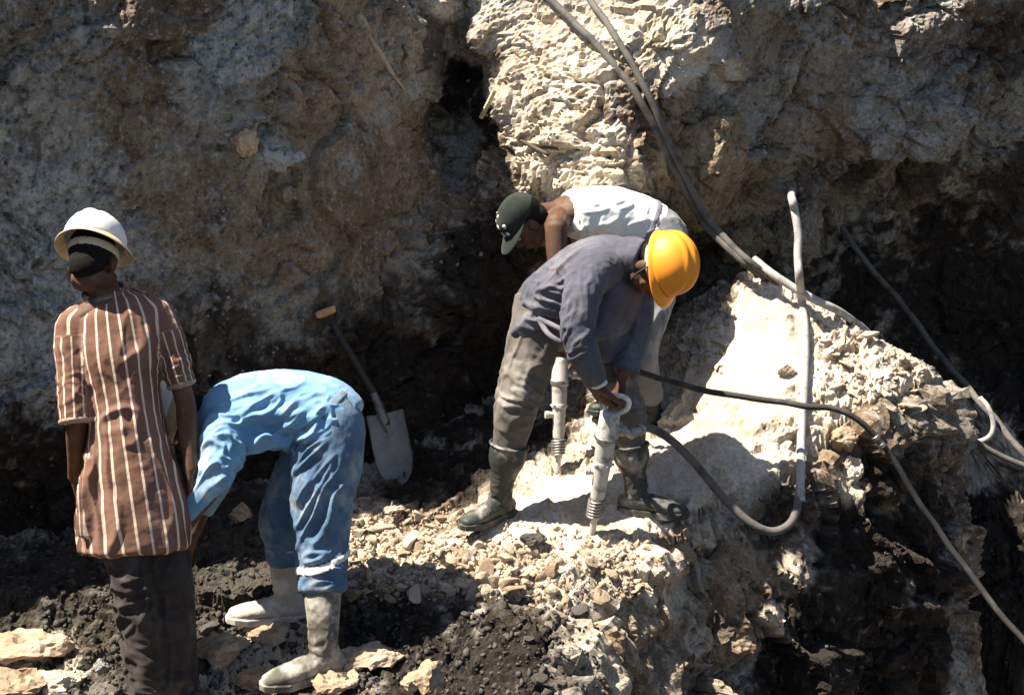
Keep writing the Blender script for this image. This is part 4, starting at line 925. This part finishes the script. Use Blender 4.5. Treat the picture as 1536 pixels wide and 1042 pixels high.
def over(px, py, lift=.03, what='both', lim=99):
    """point just in front of the surface seen there"""
    h = hit(px, py, what) or hit(px, py); d = (h[0] - EYE); L = min(d.length, lim) - lift; return EYE + d.normalized() * L
def smooth_pts(pts, k=2):
    A = np.array([list(p_) for p_ in pts])
    for _ in range(k): A[1:-1] = A[1:-1] * .5 + (A[:-2] + A[2:]) * .25
    return [Vector(a) for a in A]
def rock_mesh(name, seed, sub=2, planes=11, sq=(1, 1, 1), rough=.05, lo=.45, hi=.85):
    r_ = random.Random(seed); bm = bmesh.new(); bmesh.ops.create_icosphere(bm, subdivisions=sub, radius=1); A = np.array([v.co[:] for v in bm.verts])
    for _ in range(planes):
        d = np.array([r_.gauss(0, 1) for _ in range(3)]); d /= np.linalg.norm(d); h = r_.uniform(lo, hi); t = A @ d - h; A = A - np.outer(np.maximum(t, 0), d)
    nn = A / (np.linalg.norm(A, axis=1, keepdims=True) + 1e-9)
    A = A + nn * (rough * fbm(A * 2.6 + seed * 3.1, 3, seed) + rough * .35 * fbm(A * 8 + seed, 2, seed + 5))[:, None]
    A *= np.array(sq)
    for v, c_ in zip(bm.verts, A): v.co = c_
    me = bpy.data.meshes.new(name); bm.to_mesh(me); bm.free(); return me
def big_rock(label, px, py, rad, seed, m, sink=.25, what='both', rot=0, sub=4, cat='rock', tanv=None, group=None, rough=.12, planes=14, back=0.0, name='rock', flat=False):
    h = hit(px, py, what); me = rock_mesh(name, seed, sub, planes, rad, 0, .55, .9)
    A = np.zeros(len(me.vertices) * 3, np.float32); me.vertices.foreach_get('co', A); A = A.reshape(-1, 3).astype(float); nn = np.zeros(A.size, np.float32); me.vertices.foreach_get('normal', nn); nn = nn.reshape(-1, 3)
    sc = max(rad); f_, d_, e_, c_ = cells(A * (2.6 / sc) + seed, seed + 70)
    A = A + nn * (sc * (rough * fbm(A / sc * 2.2 + seed, 4, seed) + rough * .55 * f_ + .03 * fbm(A / sc * 9, 3, seed + 2) - .04 * sstep(.1, 0, e_)))[:, None]
    me.vertices.foreach_set('co', A.astype(np.float32).ravel()); me.update(); smooth(me, False)
    if tanv is not None:
        for nm, v in zip(('tan', 'grey', 'dark', 'pale'), tanv): fattr(me, nm, np.full(len(A), v))
    o = obj(name, me, m); o.rotation_euler = (0, 0, rot)
    p_ = h[0].copy()
    if back: d = (p_ - EYE).normalized(); p_ += d * back
    else: p_ += Vector((0, 0, rad[2] * (1 - 2 * sink))) if h[2] == 'g' else -(h[1] if h[1].y > 0 else -h[1]) * 0 + Vector((0, rad[1] * sink, 0))
    o.location = p_; tag(o, label, cat, group); return o
big_rock('large rounded tan boulder bulging from the rock face beside the hoses', 1052, 235, (.32, .26, .34), 5, M['rock'], back=.11, tanv=(1, 0, 0, 0), rot=.3, sub=6, cat='boulder', name='boulder', rough=.09)
big_rock('knobby brown boulder at the foot of the rock face behind the upright hose', 1195, 335, (.20, .2, .20), 9, M['rock'], back=-.05, tanv=(.75, .1, .1, 0), rot=.8, sub=6, cat='boulder', name='boulder', rough=.12)
big_rock('broad brown boulder wedged below the bulging one', 1115, 360, (.2, .2, .13), 12, M['rock'], back=.02, tanv=(.8, 0, 0, 0), rot=1.8, sub=5, cat='boulder', name='boulder', rough=.1)
big_rock('grey rock slab jutting from the upper rock face over the dark recess', 1400, 190, (.36, .2, .2), 15, M['rock'], back=.05, tanv=(.1, .35, 0, 0), rot=.4, sub=6, cat='boulder', name='boulder', rough=.12)
for o_ in [o_ for o_ in C.objects if o_.name.startswith('boulder')]:
    o_.rotation_mode = 'XYZ'; mt = Matrix.Translation(o_.location) @ o_.rotation_euler.to_matrix().to_4x4()
    BV_EXTRA.append(BVHTree.FromPolygons([tuple(mt @ v.co) for v in o_.data.vertices], [tuple(p_.vertices) for p_ in o_.data.polygons]))
G_H = 'air hoses and cables'
def hose(pts, r, m, label, wob=.006, seed=0, coupling=None):
    o = obj('air_hose', tube('air_hose', pts, r, 10, 12, wob, seed), m); tag(o, label, 'hose', None)
    if coupling:
        a_, b_ = coupling; obj('coupling', lathe('coupling', a_, b_, [(0, r), (.04, r * 1.3), (.3, r * 1.3), (.32, r * 1.12), (.68, r * 1.12), (.7, r * 1.3), (.96, r * 1.3), (1, r)], 16), M['steel'], o)
    return o
pE = [in1, at(968, 641, 5.72), at(1000, 655, 5.77), at(1040, 692, 5.80), at(1088, 750, 5.80), at(1128, 785, 5.79), at(1160, 796, 5.80), at(1188, 780, 5.82), at(1200, 742, 5.86)]  # lower run of one hose; shade on it put into a darker colour
hose(pE, .0175, M['hose_brown'], 'lower part of the front drill hose, coloured dark for shade, looping down from the drill', .004, 3, (in1 - unit(pE[1] - in1) * .01, in1 + unit(pE[1] - in1) * .07))
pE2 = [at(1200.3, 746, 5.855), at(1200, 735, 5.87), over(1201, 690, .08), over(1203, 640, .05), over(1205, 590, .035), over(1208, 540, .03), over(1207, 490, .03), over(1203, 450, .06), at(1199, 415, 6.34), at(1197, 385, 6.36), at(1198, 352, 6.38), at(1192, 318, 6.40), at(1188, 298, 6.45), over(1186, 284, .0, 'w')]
o = hose(pE2, .0185, M['hose_pale'], 'pale upper part of the front drill hose standing up over the mound against the knobby boulder', .004, 3)
cm = lathe('coupling', at(1200, 752, 5.855), at(1200, 732, 5.87), [(0, .019), (.05, .023), (.4, .023), (.42, .0205), (.58, .0205), (.6, .023), (.95, .023), (1, .019)], 16); obj('coupling', cm, M['steel'], o)  # coupling added at the shadow edge, where the two hose colours meet
pF_ = [in2, at(895, 545, 6.22), at(948, 553, 6.15), at(990, 568, 6.1), at(1050, 585, 6.0), at(1120, 597, 5.95), at(1200, 606, 5.9), at(1250, 613, 5.88), at(1300, 638, 5.88), at(1340, 690, 5.9), at(1372, 742, 5.92), at(1412, 800, 5.92), at(1470, 880, 5.88), at(1540, 965, 5.8), at(1620, 1050, 5.7)]
hose(pF_, .0130, M['hose_dark'], 'dark hose stretched across the ledge and down over the drop', .01, 8, (pF_[8].lerp(pF_[9], .3), pF_[8].lerp(pF_[9], .62)))
def wallrun(L, lift): return smooth_pts([over(x, y, lift, 'w') for x, y in L], 3)
a1 = wallrun([(795, -30), (830, 10), (880, 50), (925, 92), (955, 130), (975, 175), (995, 220), (1020, 275), (1050, 325)], .05) + [over(1085, 365, .06, 'w', 6.7), at(1118, 396, 6.5), at(1145, 415, 6.56), at(1165, 440, 6.75)]
a2 = wallrun([(865, -30), (895, 15), (935, 65), (962, 110), (980, 160), (1002, 215), (1026, 268), (1056, 320)], .07) + [over(1094, 362, .07, 'w', 6.7), at(1128, 394, 6.48), at(1160, 418, 6.55), at(1180, 440, 6.75)]
hose(a1, .018, M['hose_brown'], 'thick brown hose running down the sunlit rock face, lower of the pair', .006, 12)
hose(a2, .016, M['hose_brown'], 'brown hose running down the rock face, upper of the pair', .008, 15)
g1 = [at(1131, 389, 6.55), over(1150, 405, .04, 'g', 6.6), over(1185, 430, .03, 'g', 6.6), over(1225, 452, .03, 'g', 6.6), over(1262, 466, .03, 'g', 6.6), at(1292, 488, 6.62), at(1330, 530, 6.75)]
hose(smooth_pts(g1, 1), .0185, M['hose_pale'], 'short pale hose end lying along the crest of the mound', .004, 19)
hose([at(1262, 338, 7.7), at(1300, 395, 7.72), at(1345, 445, 7.75), at(1400, 520, 7.6), at(1440, 568, 7.4), at(1478, 612, 7.2), at(1536, 680, 6.98), at(1590, 740, 6.9)], .017, M['hose_brown'], 'long straight hose slanting out of the dark recess to the far bench', .008, 23)
hose([at(1380, 596, 6.9), at(1425, 636, 6.95), at(1480, 672, 6.98), at(1540, 700, 6.95), at(1600, 722, 6.9)], .014, M['hose_brown'], 'thin cable trailing along the edge of the far bench', .008, 27)
hose([at(1440, 655, 7.1), at(1466, 662, 7.08), at(1486, 652, 7.06), at(1490, 632, 7.06), at(1482, 610, 7.07), at(1470, 596, 7.1)], .013, M['hose_pale'], 'small looped hose end on the far bench', .002, 29)

# shovel leaning on the rock face
sb = ghit(600, 728) + V3(0, -.01, .0); stp = over(489, 468, .07, 'w')
b0 = stp.lerp(sb, .66); b0 = at(577, 618, (b0.y * cT + (CAM_H - b0.z) * sT)); axb = unit(sb - b0); ax = unit(b0 - stp); SL = (b0 - stp).length / .66
sh = bpy.data.objects.new('shovel', None); C.objects.link(sh); tag(sh, 'worn shovel with wooden grip leaning on the dark rock face', 'shovel'); sh.location = sb
kT = Matrix.Translation(-sb)
def spart(nm, me, m, par=None): me.transform(kT); return obj(nm, me, m, par or sh)
fc = unit(V3(.1, -1, .25) - axb * axb.dot(V3(.1, -1, .25))); sx = axb.cross(fc)
BL = (sb - b0).length
spart('shaft', tube('shaft', [stp + ax * .05, stp + ax * SL * .4 + fc * .004, b0 - ax * .05, b0 + axb * .06 + fc * .008], .0155, 8, 12, .002, 2), M['hose_dark'])
spart('socket', lathe('socket', b0 - ax * .10, b0 + axb * .09 + fc * .006, [(0, .017), (.3, .019), (.7, .022), (1, .008)], 16), M['blade'])
gb = unit(V3(1, 0, .30)); gb = unit(gb - ax * ax.dot(gb) * .35)
spart('grip', lathe('grip', stp - gb * .046, stp + gb * .046, [(0, .012), (.06, .017), (.5, .018), (.94, .017), (1, .012)], 14), M['wood'])
for k in (-1, 1): spart('grip_fork', tube('grip_fork', [stp + gb * .04 * k, stp + gb * .034 * k + ax * .03, stp + ax * .07], .009, 6, 8), M['black'])
nu_, nv_ = 26, 18; Vb = []
for k in (0, 1):
    for i in range(nu_):
        t = i / (nu_ - 1)
        hw = .084 + .004 * t if t < .55 else .086 * math.sqrt(max(0.0, 1 - ((t - .55) / .45) ** 2.1))
        hw = max(hw, .006)
        for j in range(nv_):
            s_ = (j / (nv_ - 1) * 2 - 1); dish = .020 * (1 - s_ * s_) * (1 - .6 * t) - .012 * math.exp(-(s_ / .22) ** 2) * max(0, 1 - t * 1.8)
            Vb.append(tuple(b0 + axb * BL * t + sx * s_ * hw - fc * (dish + k * .003 + .02 * t * t) + ax * (.006 * (1 - s_ * s_) if t == 0 else 0)))
o_ = nu_ * nv_; Fb = [tuple(q_) for q_ in grid_faces(nu_, nv_).tolist()] + [tuple(q_ + o_ for q_ in f[::-1]) for f in grid_faces(nu_, nv_).tolist()]
bd = [(0, j) for j in range(nv_)] + [(i, nv_ - 1) for i in range(1, nu_)] + [(nu_ - 1, j) for j in range(nv_ - 2, -1, -1)] + [(i, 0) for i in range(nu_ - 2, 0, -1)]
bi = [i * nv_ + j for i, j in bd]; Fb += [(bi[k], bi[(k + 1) % len(bi)], bi[(k + 1) % len(bi)] + o_, bi[k] + o_) for k in range(len(bi))]
me = bpy.data.meshes.new('blade'); me.from_pydata(Vb, [], Fb); me.update(); smooth(me); spart('blade', me, M['blade'])

# ------------------------------------------------------------------ boulders and loose stones
M['palegrey'] = stone_mat('pale_grey_stone', (.40, .40, .37), (.58, .57, .53), (.2, .19, .17))
big_rock('orange-faced stone set in the left rock face', 366, 214, (.060, .06, .065), 21, stone_mat('orange_stone', (.50, .32, .18), (.66, .50, .34), (.16, .09, .06)), -.1, 'w', .5, 4, rough=.3)
big_rock('flat light grey stone beside the orange-faced one in the rock face', 415, 238, (.11, .07, .05), 22, M['palegrey'], -.05, 'w', .2, 4, rough=.25)
big_rock('small pale stone on the rock face left of the orange-faced stone', 340, 200, (.03, .03, .025), 23, M['cream'], .1, 'w', .2, 3)
for (px, py, rad, seed, mat, lab, rot) in (
    (40, 985, (.17, .12, .07), 31, 'tan', 'pale jagged rock standing behind the corner rubble, left of the dark trousers', .3),
    (30, 1030, (.15, .11, .05), 32, 'tan', 'low pale rock in the corner rubble', .9),
    (95, 1028, (.11, .09, .045), 33, 'cream', 'low cream rock next to the small bluish stone', .1),
    (152, 1008, (.03, .028, .04), 34, 'greyst', 'small bluish grey stone beside the dark trouser leg', .4),
    (330, 985, (.12, .10, .07), 35, 'tan', 'rough tan rock in front of the bending man\'s boots', .6),
    (385, 1022, (.09, .07, .04), 36, 'tan', 'flat tan stone beside the olive boot toe', .2),
    (412, 960, (.13, .10, .045), 37, 'tan', 'tan slab under the pale boot', 0),
    (555, 990, (.13, .09, .045), 38, 'tan', 'flat tan slab in the shadow behind the olive boot', .5),
    (640, 1028, (.10, .09, .06), 39, 'tan', 'rounded tan rock alone at the dark bank', 1.2),
    (500, 1028, (.10, .08, .035), 40, 'tan', 'flat tan stone beside the olive boot heel', .7),
    (590, 768, (.055, .03, .022), 41, 'cream', 'elongated white stone at the back of the rubble bank', .15),
    (362, 780, (.055, .05, .06), 42, 'tan', 'reddish brown stone behind the hanging blue sleeve', .2),
    (800, 815, (.07, .05, .03), 43, 'darkst', 'dark flat rock in the rubble in front of the drill', .4),
    (1275, 715, (.055, .05, .07), 44, 'cream', 'bright pale stone stuck on the dark face below the ledge', .4),
    (1265, 668, (.10, .09, .06), 45, 'tan', 'tan rock jutting below the ledge corner', .2),
    (1180, 560, (.05, .03, .03), 46, 'tan', 'brown stone at the foot of the upright hose', .2)):
    big_rock(lab, px, py, rad, seed, M[mat], .28, 'g', rot, 4)
VAR = [rock_mesh('stone', 100 + i, 2, 9, (1.1, random.uniform(.65, 1.0), random.uniform(.55, .9)), .06, .28, .72) for i in range(14)]
for v in VAR: smooth(v, False)
mats = {}
MARKS = [((600, 770), 'near the shovel blade'), ((530, 850), 'beside the olive boot'), ((740, 800), 'by the dark green boot toe'), ((890, 810), 'at the front drill tip'), ((650, 850), 'in the middle of the rubble bank'),
         ((1000, 480), 'next to the pale trouser leg'), ((1085, 450), 'under the hose pair'), ((1230, 540), 'against the upright hose'), ((1370, 580), 'at the outer corner of the mound'), ((1290, 520), 'on the back slope of the mound'),
         ((60, 900), 'at the foot of the left rock face'), ((280, 920), 'between the striped and the blue man'), ((620, 960), 'in the blue man\'s shadow'), ((800, 980), 'on the dark bank by the drop'), ((990, 830), 'on the lip of the drop'), ((850, 880), 'on the slope below the front drill')]
def stones(n, regions, size, mat, what, group, sink=.2, cat='stone', flat=1.0):
    rs = random.Random(len(what) * 7 + n); k = 0
    if mat not in mats:
        mats[mat] = [v.copy() for v in VAR]
        for m_ in mats[mat]: m_.materials.clear(); m_.materials.append(M[mat])
    tot = sum((b - a) * (d - c) for a, b, c, d in regions)
    while k < n:
        t = rs.random() * tot
        for a, b, c, d in regions:
            t -= (b - a) * (d - c)
            if t <= 0: break
        px, py = rs.uniform(a, b), rs.uniform(c, d); h = hit(px, py, 'g')
        if not h: continue
        s_ = size[0] + (size[1] - size[0]) * rs.random() ** 2.2; vi = rs.randrange(len(VAR))
        o = bpy.data.objects.new('stone', mats[mat][vi]); C.objects.link(o); o.location = h[0] + Vector((0, 0, s_ * (.55 - sink * 1.5)))
        kx = rs.uniform(.8, 1.5); o.scale = (s_ * kx, s_ * rs.uniform(.8, 1.1), s_ * rs.uniform(.7, 1.1) * flat); o.rotation_euler = (rs.uniform(-.5, .5), rs.uniform(-.5, .5), rs.uniform(0, 6.3))
        mk = min(MARKS, key=lambda q_: (q_[0][0] - px) ** 2 + (1.5 * (q_[0][1] - py)) ** 2)[1]
        sz = 'large' if s_ > size[0] + .55 * (size[1] - size[0]) else 'small' if s_ < size[0] + .12 * (size[1] - size[0]) else 'middling'
        tag(o, f"{sz} {'elongated ' if kx > 1.28 else ''}{what} {mk}", cat, group); k += 1
stones(95, [(520, 700, 765, 890), (600, 850, 815, 900)], (.016, .06), 'cream', 'cream broken stone', 'cream stones of the rubble bank')
stones(70, [(520, 700, 770, 900), (650, 960, 820, 930)], (.016, .055), 'tan', 'tan broken stone', 'tan stones of the rubble bank')
stones(34, [(985, 1100, 455, 560), (985, 1060, 470, 540)], (.014, .05), 'cream', 'pale lump of rock', 'lumps of the heap on the mound')
stones(36, [(1215, 1380, 500, 620)], (.02, .055), 'cream', 'flat pale rock chip', 'flat chips on the mound', flat=.5)
stones(36, [(0, 330, 870, 1000), (540, 900, 920, 1040)], (.014, .05), 'darkst', 'dark stone', 'dark stones on the shaded ground')
stones(26, [(960, 1060, 790, 860), (780, 960, 840, 900)], (.014, .05), 'tan', 'rough tan stone', 'stones along the ledge edge', .3)

def chips(name, n, regions, size, m, seed, what='g', sink=.2):
    rs = np.random.default_rng(seed); bm = bmesh.new(); bmesh.ops.create_cube(bm, size=1.3); bmesh.ops.triangulate(bm, faces=bm.faces)
    base = np.array([v.co[:] for v in bm.verts]); tri = np.array([[v.index for v in f.verts] for f in bm.faces]); bm.free()
    tot = sum((b - a) * (d - c) for a, b, c, d in regions); Vv, F = [], []; o = 0
    for a, b, c, d in regions:
        for _ in range(int(n * (b - a) * (d - c) / tot)):
            h = hit(rs.uniform(a, b), rs.uniform(c, d), what)
            if not h: continue
            s_ = size[0] + (size[1] - size[0]) * rs.random() ** 3
            A = base * rs.uniform(.45, 1.25, (len(base), 3)) * rs.uniform(.4, 1.35, 3) * s_
            q_, _ = np.linalg.qr(rs.normal(size=(3, 3))); Vv.append(A @ q_ + np.array(h[0]) + np.array([0, 0, s_ * (.4 - sink)])); F.append(tri + o); o += len(base)
    return struct(obj(name, mesh_np(name, np.concatenate(Vv), np.concatenate(F)), m), 'stuff')
chips('gravel', 3000, [(515, 700, 760, 890), (515, 980, 805, 900), (515, 850, 770, 880), (900, 1010, 830, 900), (985, 1090, 450, 560), (1220, 1385, 480, 620)], (.004, .017), M['tan'], 5)
chips('dark_gravel', 2200, [(0, 560, 780, 1042), (520, 900, 880, 1042)], (.005, .022), M['darkst'], 6)  # second area lays dark chips over the painted foreground shadow
chips('wall_crumbs', 1500, [(0, 480, 0, 620), (480, 740, 0, 400)], (.003, .014), M['greyst'], 7, 'w')
chips('shaded_crumbs', 700, [(0, 720, 560, 860), (1140, 1536, 700, 1042)], (.004, .02), M['darkst'], 8, 'both')

# small things on the rock face
pts = smooth_pts([over(x, y, .0, 'w') for x, y in ((536, 22), (545, 38), (555, 60), (572, 80), (580, 100), (590, 115), (604, 132))], 1)
o = obj('root', tube('root', pts, .012, 8, 10, .006, 4, [.02, .024, .012, .016, .015, .010, .006]), plain_mat('pale_bark', (.42, .34, .25), (.28, .2, .14), .9, .1, 40, 0, .5)); tag(o, 'pale crooked root-like strip running down the left rock face', 'root')
a_, b_ = over(741, 138, .06, 'w'), over(722, 176, .06, 'w')
o = obj('ridged_rod', lathe('ridged_rod', a_ + (a_ - b_) * .1, b_, [(i / 24, .010 if i % 2 else .013) for i in range(25)], 10), plain_mat('pale_yellow_rod', (.55, .47, .30), (.4, .33, .2), .8)); tag(o, 'short pale ridged rod stuck beside the black crevice', 'rod')
a_, b_ = over(745, 196, .05, 'w'), over(822, 232, .05, 'w')
o = obj('stick', tube('stick', [a_, a_.lerp(b_, .5) + V3(0, 0, .006), b_], .009, 6, 8, .004, 6), plain_mat('dark_stick_bark', (.06, .045, .035), (.1, .08, .06), .9)); tag(o, 'dark thin stick lying across the sunlit rock face', 'stick')
